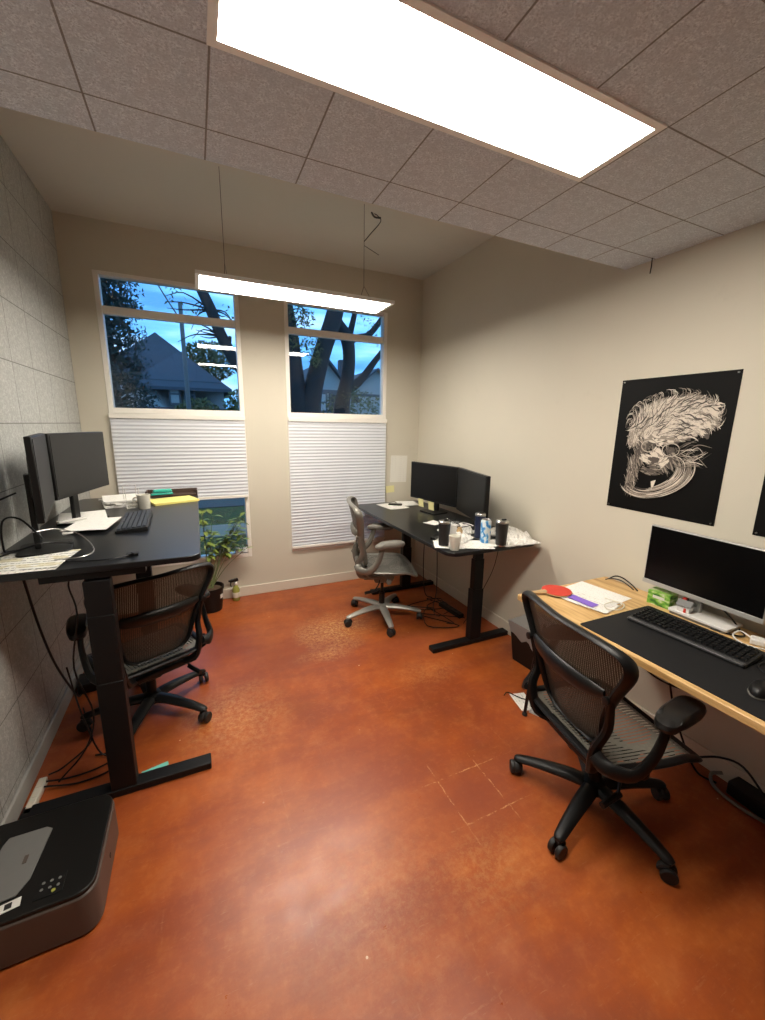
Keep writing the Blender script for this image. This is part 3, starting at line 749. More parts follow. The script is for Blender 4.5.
tag(mat_.build('desk_mat', M_mat, loc=(1.795, .61, .7852), rz=R(0), smooth=True), 'wide black desk mat covering the pale wooden desk', 'desk mat')
mo = thing('computer_mouse', 'black wireless mouse with pale rim on the black desk mat', 'mouse', (1.70, .565, .7885), R(8))
def shell(sx, sy, sz, z0, nu=10, nv=20, pw=1.0):
    m = MB()
    def fn(u, v):
        a = 2 * PI * v; r = math.cos(u * PI / 2) ** .6; return (sx * r * math.cos(a), sy * r * math.sin(a) * (1 + .12 * math.cos(a)), z0 + sz * math.sin(u * PI / 2))
    return m.grid(fn, nu, nv)
shell(.056, .034, .032, .006).build('mouse_shell', M_black, mo, smooth=True)
MB().lathe([(.0335, 0), (.0345, .003), (.0335, .007)], seg=24).build('mouse_rim', M_silver, mo, smooth=True).scale = (1.66, 1.02, 1)
MB().lathe([(.008, -.003), (.010, 0), (.008, .003)], (.032, 0, .028), 14, Matrix.Rotation(R(90), 3, 'X')).build('scroll_wheel', M_chrome, mo, smooth=True)

# ---------------------------------------------------------------- paper goods
random.seed(4)
def sheet(label, x, y, z, yaw, lx, ly, mat=None, curl=.004, name='paper_sheet', cat='paper', group=None, th=.0008, seed=0):
    rnd = random.Random(seed + int(x * 1000)); ph = rnd.random() * 6
    m = MB()
    def top(u, v): return ((u - .5) * lx, (v - .5) * ly, th + curl * (.5 + .5 * math.sin(ph + u * 3 + v * 2.2)) * (abs(u - .5) + abs(v - .5)))
    def bot(u, v):
        p = top(u, v); return (p[0], p[1], p[2] - th)
    m.grid(top, 8, 8); m.grid(lambda u, v: bot(1 - u, v), 8, 8)
    return tag(m.build(name, mat or M_paper, loc=(x, y, z), rz=R(yaw), smooth=True), label, cat, group)
def crumple(name, label, cat, x, y, z, yaw, lx, ly, h, mat, seed, n=14):
    rnd = random.Random(seed); H = [[rnd.random() for _ in range(n + 1)] for _ in range(n + 1)]
    m = MB()
    def fn(u, v):
        i, j = int(round(u * n)), int(round(v * n)); e = min(u, 1 - u, v, 1 - v) * 5; e = min(1, e)
        return ((u - .5) * lx * (1 + .08 * (H[i][j] - .5)), (v - .5) * ly * (1 + .1 * (H[j][i] - .5)), .0015 + h * (.15 + .85 * e) * (.35 + .65 * H[i][j]))
    m.grid(fn, n, n); m.grid(lambda u, v: (fn(1 - u, v)[0], fn(1 - u, v)[1], 0), n, n)
    return tag(m.build(name, mat, loc=(x, y, z), rz=R(yaw)), label, cat)
# tall desk
sheet('printed schedule sheet lying nearest the front edge of the tall desk', -.665, 2.02, 1.104, -8, .30, .235, M_sched)
sheet('blank sheet peeking out beneath the printed schedule', -.66, 1.945, 1.1005, -2, .26, .15, M_paper2)
sheet('handwritten sheet below the far grey monitor', -.64, 2.84, 1.1125, 12, .23, .32, M_paper)
sheet('handwritten sheet beside the black keyboard, overlapping another', -.545, 2.60, 1.1155, -6, .20, .30, M_paper)
tag(MB().prism(rrect(-.012, -.07, .012, .07, .004), 0, .010).build('marker_pen', M_white, loc=(-.66, 2.70, 1.121), rz=R(-50), smooth=True), 'white pen lying on the sheets on the tall desk', 'pen')
tk = thing('paper_stack', 'loose stack of papers on the tall desk beside the white mug', 'papers', (-.50, 3.28, 1.10), R(20))
for k in range(5):
    sheet_m = MB(); a = random.uniform(-12, 12)
    sheet_m.box((random.uniform(-.012, .012), random.uniform(-.012, .012), .006 + k * .0095), (.21, .28, .0085), rotz(R(a)))
    sheet_m.build('paper_bundle', M_paper2 if k % 2 else M_paper, tk)
ah = thing('clear_file_holder', 'clear plastic file holder beside the white mug', 'file holder', (-.425, 3.13, 1.10), R(15))
MB().box((0, 0, .004), (.08, .11, .006)).build('holder_base', M_clear, ah)
MB().tube([(-.035, -.05, .0), (-.038, -.05, .13), (.038, -.05, .135), (.035, -.05, .0)], .0028, 6).tube([(-.035, .05, .0), (-.038, .05, .14), (.038, .05, .145), (.035, .05, .0)], .0028, 6).build('holder_frame', M_white, ah)
def mug(label, x, y, z, r, h, mat, handle=True, yaw=0, name='mug', tap=.82):
    t = thing(name, label, 'cup' if name != 'mug' else 'mug', (x, y, z), R(yaw))
    MB().lathe([(r * tap, 0), (r * (tap + .04), .003), (r, h), (r - .004, h), (r * tap - .004, .006), (.001, .006)], seg=24).build('cup_body', mat, t, smooth=True)
    if handle: MB().tube([(r * .9, 0, h * .78), (r + .024, 0, h * .74), (r + .028, 0, h * .45), (r * .86, 0, h * .26)], .0045, 8, 4).build('handle', mat, t, smooth=True)
    return t
mug('white mug on the tall desk beside the yellow notepad', -.345, 3.055, 1.10, .040, .095, M_ceramic, True, 160)
tag(MB().prism(rrect(-.105, -.15, .105, .15, .004), 0, .014).build('notepad', M_yellow, loc=(-.185, 3.27, 1.1005), rz=R(-70)), 'yellow notepad at the window end of the tall desk', 'notepad')
tr = thing('desk_tray', 'dark brown tray at the window end of the tall desk', 'tray', (-.20, 3.53, 1.10))
MB().box((0, 0, .008), (.35, .11, .014)).build('tray_base', M_brown, tr)
MB().box((0, .055, .025), (.36, .01, .045)).box((.175, 0, .025), (.01, .11, .045)).box((-.175, 0, .025), (.01, .11, .045)).build('tray_wall', M_brown, tr, bevel=.002)
tp = thing('stapler', 'teal stapler lying on the dark tray by the window', 'stapler', (-.27, 3.50, 1.116), R(10))
MB().box((0, 0, .008), (.15, .035, .014)).build('stapler_base', M_teal, tp, bevel=.004)
MB().box((.005, 0, .032), (.14, .032, .026), taper=.85).build('stapler_arm', M_teal, tp, bevel=.008)
tag(MB().tube([(-.02, 0, .006), (.0, 0, .007), (.02, .01, .006)], [.008, .005, .004], 8, 3).build('earbud_case', M_white, loc=(-.62, 2.43, 1.106), smooth=True), 'small white earbud lying on the tall desk near the papers', 'earbud')

def cable(label, pts, r=.003, mat=None, name='cable', sub=5, cat='cable'):
    return tag(MB().tube(pts, r, 6, sub).build(name, mat or M_black, smooth=True), label, cat)
cable('thin grey cable looping across the tall desk beside the schedule', [(-.66, 2.12, 1.20), (-.60, 2.20, 1.19), (-.52, 2.22, 1.15), (-.45, 2.10, 1.108), (-.47, 2.0, 1.106), (-.56, 1.97, 1.112)], .0025, M_steel)
cable('black cable lying along the front edge of the tall desk to the clip', [(-.52, 1.96, 1.106), (-.44, 1.93, 1.105), (-.36, 1.925, 1.105), (-.30, 1.95, 1.107)], .003)
cable('black cable arching behind the near grey monitor', [(-.63, 2.12, 1.17), (-.70, 2.13, 1.26), (-.76, 2.14, 1.25), (-.775, 2.15, 1.13), (-.77, 2.2, 1.105), (-.68, 2.25, 1.105)], .004)
cable('second black cable tangled at the foot of the near grey monitor', [(-.80, 2.05, 1.11), (-.70, 2.10, 1.135), (-.62, 2.12, 1.15), (-.55, 2.20, 1.12), (-.60, 2.3, 1.105)], .004)
cable('straight black cable crossing the panels behind the near grey monitor', [(-.80, 2.05, 1.315), (-.78, 2.12, 1.33), (-.72, 2.20, 1.36)], .004)
cable('black cable hanging down from the tall desk beside the panelled wall', [(-.74, 2.16, 1.07), (-.735, 2.18, .95), (-.745, 2.28, .70), (-.75, 2.40, .45), (-.75, 2.55, .22), (-.76, 2.72, .03), (-.76, 2.80, .008)], .0055)
cable('thin black cable dangling beside the front leg of the tall desk', [(-.50, 1.98, 1.07), (-.54, 2.02, .98), (-.52, 2.0, .85), (-.56, 2.0, .6), (-.52, 2.02, .35), (-.58, 2.05, .15), (-.70, 2.06, .01)], .004)
cable('black cable curving from the white power strip under the tall desk', [(-.745, 2.06, .03), (-.66, 2.07, .008), (-.56, 2.08, .008), (-.50, 2.12, .008), (-.56, 2.16, .05), (-.60, 2.14, .3), (-.62, 2.12, .55)], .004)
cable('outermost black cable looping on the floor under the tall desk', [(-.745, 2.03, .03), (-.62, 2.02, .008), (-.50, 2.04, .008), (-.46, 2.10, .008), (-.50, 2.16, .008), (-.58, 2.18, .008)], .004)
cable('inner black cable running to the wall under the tall desk', [(-.745, 2.10, .03), (-.70, 2.16, .008), (-.62, 2.3, .008), (-.68, 2.5, .008), (-.72, 2.62, .008)], .004)
ps = thing('power_strip', 'white power strip on the floor between printer and tall desk', 'power strip', (-.766, 1.99, .0), R(-2))
MB().box((0, 0, .018), (.034, .20, .034)).build('strip_body', M_cream, ps, bevel=.006)
for k in range(3): MB().box((0, -.055 + k * .055, .0355), (.022, .03, .002)).build('socket', M_base, ps)
MB().tube([(0, -.10, .015), (.004, -.16, .012), (-.01, -.22, .012)], .004, 6, 3).build('strip_cord', M_cream, ps, smooth=True)
pb = thing('power_brick', 'black power brick in the cable tangle under the tall desk', 'power adapter', (-.73, 2.86, 0), R(8))
MB().box((0, 0, .03), (.12, .16, .06)).build('brick_body', M_black, pb, bevel=.008)
tag(MB().prism([(-.065, -.02), (.06, -.012), (.06, .012), (-.055, .012)], 0, .002).build('paper_slip', M_tealpaper, loc=(-.30, 1.975, .001), rz=R(12)), 'teal paper slip on the floor behind the tall desk foot', 'paper')

# printer
pr = thing('printer', 'black and taupe printer on the floor in the left foreground', 'printer', (-.405, 1.315, 0), R(0))
# local: corner at (0,0), extends -x and +y
PX, PY, PH = .44, .40, .172
MB().prism(rrect(-PX + .01, -.0, 0, PY, .055, 7), .006, PH - .012).build('printer_body', M_printer, pr, smooth=True, bevel=.006)
MB().prism(rrect(-PX, .004, -.004, PY - .004, .052, 7), PH - .012, PH + .004).build('top_cover', M_printertop, pr, smooth=True, bevel=.004)
MB().prism([(-.33, .10), (-.335, .20), (-.325, .29), (-.315, .315), (-.205, .315), (-.185, .30), (-.20, .12), (-.225, .075), (-.30, .07)], PH + .004, PH + .009).build('output_flap', M_printergrey, pr, bevel=.002)
fl = MB().box((-.235, .20, PH + .0095), (.012, .03, .002)).build('flap_latch', M_printer, pr)
MB().box((-.232, .050, PH + .0048), (.055, .030, .0015), rotz(R(8))).build('info_sticker', M_white, pr)
MB().box((-.235, .050, PH + .0060), (.018, .018, .001), rotz(R(8))).build('sticker_mark', M_charcoal, pr)
MB().prism(rrect(-.175, .035, -.095, .11, .006), PH + .004, PH + .0058).build('control_panel', M_black, pr)
for k in range(6):
    MB().cyl((-.155 + (k % 3) * .022, .085 - (k // 3) * .022, PH + .0058), (-.155 + (k % 3) * .022, .085 - (k // 3) * .022, PH + .0075), .0045, seg=10).build('button', M_printergrey, pr)
MB().cyl((-.12, .048, PH + .0058), (-.12, .048, PH + .008), .006, seg=12).build('power_button', M_liquid, pr)
MB().tube([(-.43, .0, PH), (-.395, -.012, PH - .04), (-.41, -.02, .05), (-.43, -.02, .005)], .005, 6, 4).build('printer_cord', M_black, pr, smooth=True)
MB().box((.0, .2, .075), (.004, .012, .012)).build('side_catch', M_black, pr)

# ---------------------------------------------------------------- corner desk things
DZ = .862
sheet('sheet of paper under the phone at the window end of the corner desk', 1.78, 3.62, DZ + .0005, 5, .22, .30, M_paper2)
sheet('sheet of paper in the corner of the corner desk', 1.99, 3.70, DZ + .0005, -12, .21, .26, M_paper)
tag(MB().prism(rrect(-.035, -.07, .035, .07, .01), 0, .009).build('smartphone', M_black, loc=(1.83, 3.66, DZ + .0055), rz=R(60), smooth=True), 'black phone lying on papers at the window end of the corner desk', 'phone')
def sticky_note(label, x, y, z, yaw):
    tag(MB().box((0, 0, 0), (.0015, .075, .078), Matrix.Rotation(R(-6), 3, 'Y')).build('sticky_note', M_sticky, loc=(x, y, z), rz=R(yaw)), label, 'sticky note')
sticky_note('pale yellow sticky note on the lower monitor edge, left of the pair', 1.948, 3.34, .938, 10)
sticky_note('pale yellow sticky note on the lower monitor edge, right of the pair', 1.972, 3.19, .932, 10)
sheet('small white card in front of the monitors on the corner desk', 1.79, 2.84, DZ + .0005, 20, .14, .13, M_paper2)
sheet('flat sheets at the front edge beneath the tumblers', 1.57, 2.30, DZ + .0005, -28, .20, .30, M_paper)
sheet('white sheet under the right black tumbler at the near desk edge', 1.90, 2.15, DZ + .0035, 80, .17, .24, M_paper2)
sheet('flat sheet beneath the white cup at the desk corner', 1.70, 2.19, DZ + .002, 62, .20, .28, M_paper2)
tag(MB().prism(rrect(-.018, -.05, .018, .05, .006), 0, .018).build('glasses_case', M_black, loc=(1.535, 2.41, DZ + .005), rz=R(-55), smooth=True), 'small black case on papers beside the left black tumbler', 'case')
crumple('crumpled_paper', 'crumpled white paper heap against the wall on the corner desk', 'paper', 2.09, 2.27, DZ + .005, 15, .20, .30, .065, M_paper2, 5)
crumple('crumpled_paper', 'flatter crumpled paper overhanging the near end of the corner desk', 'paper', 2.04, 2.11, DZ + .001, -4, .30, .14, .028, M_paper, 8)
crumple('crumpled_tissue', 'crumpled white tissues behind the white cup on the corner desk', 'tissue', 1.69, 2.34, DZ + .004, 30, .20, .17, .045, M_paper2, 12)
crumple('crumpled_wrapper', 'heap of wrappers and tissue before the right black monitor', 'wrapper', 1.80, 2.52, DZ + .002, 10, .22, .22, .07, M_paper, 17)
for k, (lab, sx) in enumerate((('tangled white cable on the heap before the black monitor', 0), ('black cable tangled with white one before the black monitor', 1))):
    rnd = random.Random(31 + k); pts = [(1.76 + rnd.uniform(-.10, .12), 2.52 + rnd.uniform(-.12, .12), DZ + .065 + rnd.uniform(0, .03)) for _ in range(10)]
    cable(lab, pts, .003, M_white if k == 0 else M_black)
def tumbler(label, x, y, r, h, mat, z=DZ + .003, lid=True, tap=.84):
    t = thing('tumbler', label, 'tumbler', (x, y, z))
    MB().lathe([(r * tap * .95, 0), (r * tap, .004), (r * tap, .008)], seg=24).build('steel_base', M_steel, t, smooth=True)
    MB().lathe([(r * tap, .008), (r * (tap + .02), .02), (r, h * .88), (r, h * .90)], seg=24).build('body', mat, t, smooth=True)
    MB().lathe([(r * .99, h * .90), (r * 1.02, h * .905), (r * 1.02, h * .97), (r * .9, h), (r * .5, h), (.001, h * .995)], seg=24).build('lid', M_steel if lid else mat, t, smooth=True)
    MB().box((r * .3, 0, h + .004), (r * .8, .014, .008)).build('lid_slider', M_black, t, bevel=.002)
    return t
tumbler('black steel-rimmed tumbler behind the white cup, left of the pair', 1.495, 2.235, .041, .178, M_charcoal)
tumbler('black steel-rimmed tumbler right of the blue and white can', 1.862, 2.085, .043, .178, M_charcoal, DZ + .0075)
tumbler('navy blue tumbler with steel lid beside the blue can', 1.845, 2.30, .038, .19, M_navy, tap=.92)
t = thing('drink_can', 'tall blue and white drink can between two tumblers', 'can', (1.815, 2.195, DZ + .003))
MB().lathe([(.024, 0), (.034, .005), (.036, .012), (.036, .155), (.030, .166)], seg=24).build('can_body', M_can, t, smooth=True)
MB().lathe([(.030, .166), (.0315, .169), (.029, .170), (.027, .167), (.001, .167)], seg=24).build('can_top', M_steel, t, smooth=True)
MB().prism(rrect(-.008, -.012, .008, .012, .006), .1675, .169).build('pull_tab', M_steel, t)
mug('white paper cup at the near front corner of the corner desk', 1.512, 2.130, DZ + .003, .040, .098, M_ceramic, False, 0, 'cup', .72)
mug('white cup partly hidden behind the left black tumbler', 1.60, 2.30, DZ + .003, .036, .125, M_white, False, 0, 'cup', .8)
tag(MB().lathe([(.022, 0), (.024, .01), (.024, .045), (.016, .055), (.016, .07)], seg=16).build('small_bottle', M_tan, loc=(1.74, 2.40, DZ + .005), smooth=True), 'small amber bottle among the clutter behind the tumblers', 'bottle')
tag(MB().tube([(1.90, 2.83, DZ + .02), (1.80, 2.70, DZ + .02), (1.79, 2.64, DZ + .02)], [.018, .020, .018], 8, 2).build('desk_speaker', M_black, smooth=True), 'black bar lying below the black monitors on the corner desk', 'speaker')
cable('thin cable hanging beneath the front of the corner desk', [(1.50, 2.50, .83), (1.50, 2.50, .6), (1.53, 2.51, .4), (1.60, 2.52, .35)], .0035)
cable('longer cable dropping from the corner desk to the floor', [(1.56, 2.42, .83), (1.57, 2.42, .65), (1.60, 2.46, .42), (1.68, 2.62, .2), (1.85, 2.8, .01), (2.0, 2.85, .008)], .0035)
cable('cable hanging behind the near leg of the corner desk', [(2.05, 2.30, .83), (2.03, 2.33, .6), (2.0, 2.40, .4), (2.0, 2.5, .2), (1.98, 2.6, .01)], .003)
for k, (lab, y0) in enumerate((('black cable snaking on the floor under the corner desk', 2.75), ('second black cable coiled on the floor under the corner desk', 2.95), ('third black cable along the wall below the corner desk', 3.15))):
    rnd = random.Random(50 + k)
    cable(lab, [(1.72 + rnd.uniform(-.08, .35), y0 + rnd.uniform(-.2, .25), .006) for _ in range(7)], .004)
t = thing('power_strip', 'black power strip on the floor under the corner desk', 'power strip', (2.02, 2.85, 0), R(5))
MB().box((0, 0, .02), (.055, .30, .038)).build('strip_body', M_black, t, bevel=.005)
for k in range(4): MB().box((0, -.09 + k * .06, .0395), (.028, .03, .002)).build('socket', M_charcoal, t)
# papers on the window wall
tag(MB().box((0, 0, 0), (.20, .0015, .29), Matrix.Rotation(R(1.5), 3, 'Y')).build('wall_notice', paper_mat('pinned_letter_paper', (0.74, .72, .66), (.50, .46, .46), .022, 2, -.6, .25), loc=(2.0, YB - .002, 1.205)), 'white letter pinned to the window wall beside the right window', 'notice')
tag(MB().box((0, 0, 0), (.10, .0015, .075), Matrix.Rotation(R(-3), 3, 'Y')).build('sticky_note', M_sticky, loc=(1.90, YB - .002, .985)), 'yellow sticky note on the wall below the pinned letter', 'sticky note')

# ---------------------------------------------------------------- wooden desk things
WZ = .7855
pd = thing('table_tennis_paddle', 'red table tennis paddle at the far end of the wooden desk', 'paddle', (1.735, 1.475, WZ + .004), R(-12))
blade = [(.078 * math.cos(a) * (1 if math.cos(a) > 0 else 1.0), .075 * math.sin(a)) for a in [2 * PI * k / 28 for k in range(28)]]
MB().prism(blade, .004, .010).build('blade', M_tan, pd, smooth=True)
MB().prism([(x * .99, y * .99) for x, y in blade], .010, .0125).build('red_rubber', M_red, pd, smooth=True)
MB().prism([(x * .99, y * .99) for x, y in blade], .0015, .004).build('black_rubber', M_black, pd, smooth=True)
MB().tube([(-.068, 0, .008), (-.10, 0, .009), (-.165, 0, .009)], [.020, .013, .015], 10, 3, flat=(1, .62), up=(0, 0, 1)).build('handle', M_tan, pd, smooth=True)
sheet('white printed sheets near the paddle on the wooden desk', 1.925, 1.385, WZ + .0005, 8, .21, .28, M_paper)
sheet('white sheet beneath the purple leaflet on the wooden desk', 1.80, 1.31, WZ + .002, 12, .16, .22, M_paper2)
sheet('pale envelope under the paddle blade', 1.75, 1.38, WZ + .0035, 8, .10, .12, M_paper2, .001, th=.001)
sheet('purple and white leaflet beside the red paddle', 1.765, 1.335, WZ + .007, 6, .060, .145, M_purple, .001)
cable('thin white string loop on the papers of the wooden desk', [(1.83, 1.20, WZ + .012), (1.90, 1.215, WZ + .014), (1.90, 1.25, WZ + .014), (1.82, 1.25, WZ + .014), (1.79, 1.205, WZ + .012), (1.85, 1.185, WZ + .010), (1.92, 1.22, WZ + .012), (1.90, 1.31, WZ + .010)], .0028, M_cream, 'string_loop', cat='string')
cable('black cable loop at the far wall corner of the wooden desk', [(2.19, 1.50, WZ + .005), (2.205, 1.47, WZ + .03), (2.20, 1.42, WZ + .035), (2.19, 1.36, WZ + .02), (2.17, 1.31, WZ + .005)], .004)
cable('second black cable loop at the far wall corner of the wooden desk', [(2.16, 1.50, WZ + .005), (2.17, 1.47, WZ + .02), (2.18, 1.42, WZ + .025), (2.18, 1.37, WZ + .012), (2.165, 1.33, WZ + .005)], .003)
t = thing('tea_carton', 'green patterned carton left of the toy house under the monitor', 'carton', (2.125, 1.155, WZ), R(4))
MB().box((0, 0, .036), (.075, .105, .072)).build('carton_body', M_green, t)
MB().box((0, 0, .0725), (.073, .103, .001)).build('carton_lid', M_green, t)
MB().box((-.0380, 0, .044), (.001, .055, .014)).build('label_band', M_white, t)
tag(MB().box((0, 0, .03), (.05, .03, .06)).build('dark_box', M_black, loc=(2.16, 1.068, WZ), bevel=.002), 'small dark box right of the green carton', 'box')
t = thing('monitor_riser', 'white flat riser under the monitor on the wooden desk', 'stand', (2.125, .965, WZ), R(0))
MB().prism(rrect(-.065, -.125, .075, .125, .01), .012, .024).build('riser_top', M_white, t, smooth=True, bevel=.002)
MB().prism(rrect(-.06, -.12, .07, .12, .01), 0, .012).build('riser_base', M_silver, t, smooth=True)
t = thing('toy_house', 'tiny white toy house with grey roof and red door', 'figurine', (2.092, 1.03, WZ + .0245), R(185))
MB().box((0, 0, .017), (.040, .052, .034)).build('house_wall', M_white, t)
MB().add([(-.026, -.031, .031), (.026, -.031, .031), (0, -.031, .056), (-.026, .031, .031), (.026, .031, .031), (0, .031, .056)], [(0, 1, 2), (5, 4, 3), (0, 2, 5, 3), (1, 4, 5, 2), (0, 3, 4, 1)]).build('house_roof', M_printergrey, t)
MB().box((.0205, .008, .011), (.002, .010, .020)).build('house_door', M_red, t)
MB().box((-.010, -.010, .052), (.014, .014, .024)).build('house_chimney', M_red, t)
cable('black cable hanging behind the silver-rimmed monitor', [(2.155, .93, .92), (2.15, .91, .87), (2.16, .87, .83), (2.17, .84, WZ + .006), (2.12, .80, WZ + .006), (2.08, .83, WZ + .006), (2.06, .90, WZ + .006)], .004)
t = thing('charger', 'white charger with a curled cable at the right of the wooden desk', 'charger', (2.10, .745, WZ), R(20))
MB().box((0, 0, .014), (.05, .05, .028)).build('charger_body', M_white, t, bevel=.006)
MB().tube([(.0, .02, .02), (.02, .06, .03), (-.03, .08, .02), (-.06, .04, .008), (-.05, -.02, .006), (-.03, -.06, .006)], .003, 6, 4).build('charger_cord', M_white, t, smooth=True)
cable('black cable from keyboard end across the wooden desk', [(1.96, .64, WZ + .012), (1.93, .655, WZ + .012), (1.87, .645, WZ + .010), (1.85, .58, WZ + .008), (1.90, .5, WZ + .008)], .0035)
# below the wooden desk
cable('black cable hanging below the wooden desk to the floor', [(1.95, 1.02, .74), (1.97, 1.0, .6), (2.0, .97, .4), (2.06, .93, .2), (2.12, .87, .03), (2.16, .80, .008)], .005)
cable('black cable draped under the wooden desk beside the armrest', [(1.80, 1.08, .74), (1.84, 1.05, .60), (1.90, 1.0, .52), (1.98, .90, .50), (2.05, .8, .6), (2.1, .75, .74)], .004)
cable('black cable drooping from the desk frame toward the right edge', [(2.12, .88, .10), (2.14, .80, .16), (2.16, .72, .17), (2.15, .62, .10)], .005)
cable('grey cable curved on the floor under the wooden desk', [(2.20, .80, .05), (2.17, .83, .03), (2.13, .80, .012), (2.11, .74, .010), (2.11, .66, .010), (2.13, .58, .012), (2.17, .50, .012)], .008, M_silver)
tag(MB().box((0, 0, .035), (.09, .19, .07)).build('power_brick', M_black, loc=(2.185, .66, 0), rz=R(-4), bevel=.008), 'black power brick on the floor by the right wall', 'power adapter')

# bin
t = thing('waste_bin', 'black waste bin with grey liner beside the wooden desk', 'bin', (2.10, 1.93, 0), R(6))
bb = MB(); w0, w1, hb = .088, .115, .30
for (k0, k1) in ((0, 1),):
    vs = []
    for (wd, z) in ((w0, 0.001), (w1, hb), (w1 - .006, hb), (w0 - .006, .008)):
        vs += [(x * wd, y * wd * 1.15, z) for x, y in ((-1, -1), (1, -1), (1, 1), (-1, 1))]
    fs = [(3, 2, 1, 0), (12, 13, 14, 15)]
    for L in range(3):
        for k in range(4): fs.append((L * 4 + k, L * 4 + (k + 1) % 4, L * 4 + 4 + (k + 1) % 4, L * 4 + 4 + k))
    bb.add(vs, fs)
bb.build('bin_body', M_black, t, bevel=.004)
rnd = random.Random(9); NL = 40
def liner(u, v):
    a = 2 * PI * u; cx, sx = math.cos(a), math.sin(a); q = max(abs(cx), abs(sx)); x, y = cx / q, sx / q
    jag = .5 + .5 * math.sin(a * 1.0 + 2.2)
    drop = (.10 + .10 * jag + .02 * math.sin(a * 7)) * v if v <= 1 else 0
    wd = w1 + .005 + .003 * math.sin(a * 11 + v * 5) - .030 * (drop / .30)
    return (x * wd, y * wd * 1.15, hb + .006 - drop)
lm = MB().grid(liner, NL, 8)
def liner_in(u, v):
    a = 2 * PI * u; cx, sx = math.cos(a), math.sin(a); q = max(abs(cx), abs(sx)); x, y = cx / q, sx / q
    k = 1 - v; wd = (w1 - .004) * (k if v > .3 else 1) if v > .3 else (w1 - .004)
    return (x * wd * (1 if v <= .3 else k / .7), y * wd * 1.15 * (1 if v <= .3 else k / .7), hb + .006 - .03 * min(1, v / .3) - .012 * math.sin(a * 5) * v)
lm.grid(lambda u, v: (lambda r_, a: (r_ * math.cos(a) * (w1 + .003) / max(abs(math.cos(a)), abs(math.sin(a))), r_ * math.sin(a) * (w1 + .003) * 1.15 / max(abs(math.cos(a)), abs(math.sin(a))), hb + .006 - .035 * (1 - r_ ** 3) + .007 * math.sin(a * 5 + r_ * 6) * (1 - r_)))(1 - v * .999, 2 * PI * u), NL, 8)
lm.build('bin_liner', M_liner, t, smooth=True)
# slim rod stand near chair
t = thing('folded_stand', 'slim black rod stand upright between bin and black chair', 'stand', (1.655, 1.535, 0))
MB().tube([(0, 0, .012), (.012, -.008, .25), (.03, -.02, .46)], [.009, .011, .012], 8, 2).build('rod', M_black, t, smooth=True)
MB().lathe([(.012, 0), (.016, .004), (.014, .016), (.008, .022)], seg=14).build('rubber_tip', M_rubber, t, smooth=True)
MB().tube([(.03, -.02, .44), (.0, -.03, .49), (.035, -.035, .54), (.03, -.05, .60)], [.010, .008, .010, .007], 8, 4).build('hinge_arm', M_black, t, smooth=True)
for k, (a, b_) in enumerate((((.035, -.045, .575), (.02, -.05, .60)), ((.05, -.05, .56), (.04, -.055, .585)))):
    MB().lathe([(.004, -.006), (.009, -.006), (.009, .006), (.004, .006)], a, 12, Matrix.Rotation(R(60), 3, 'Y')).build('joint_knob', M_chrome, t, smooth=True)
sheet('white paper scrap lying flat on the floor by the black chair', 1.73, 1.63, .0005, -15, .10, .16, M_paper2, .006)
crumple('paper_scrap', 'crumpled translucent wrapper on the floor near the black chair', 'paper', 1.78, 1.52, .001, 30, .13, .12, .03, M_liner, 21, 10)
cable('black cable crossing the white paper on the floor', [(1.66, 1.72, .006), (1.70, 1.73, .008), (1.74, 1.64, .012), (1.79, 1.55, .035), (1.85, 1.45, .015), (1.9, 1.35, .006), (1.95, 1.2, .006)], .003)

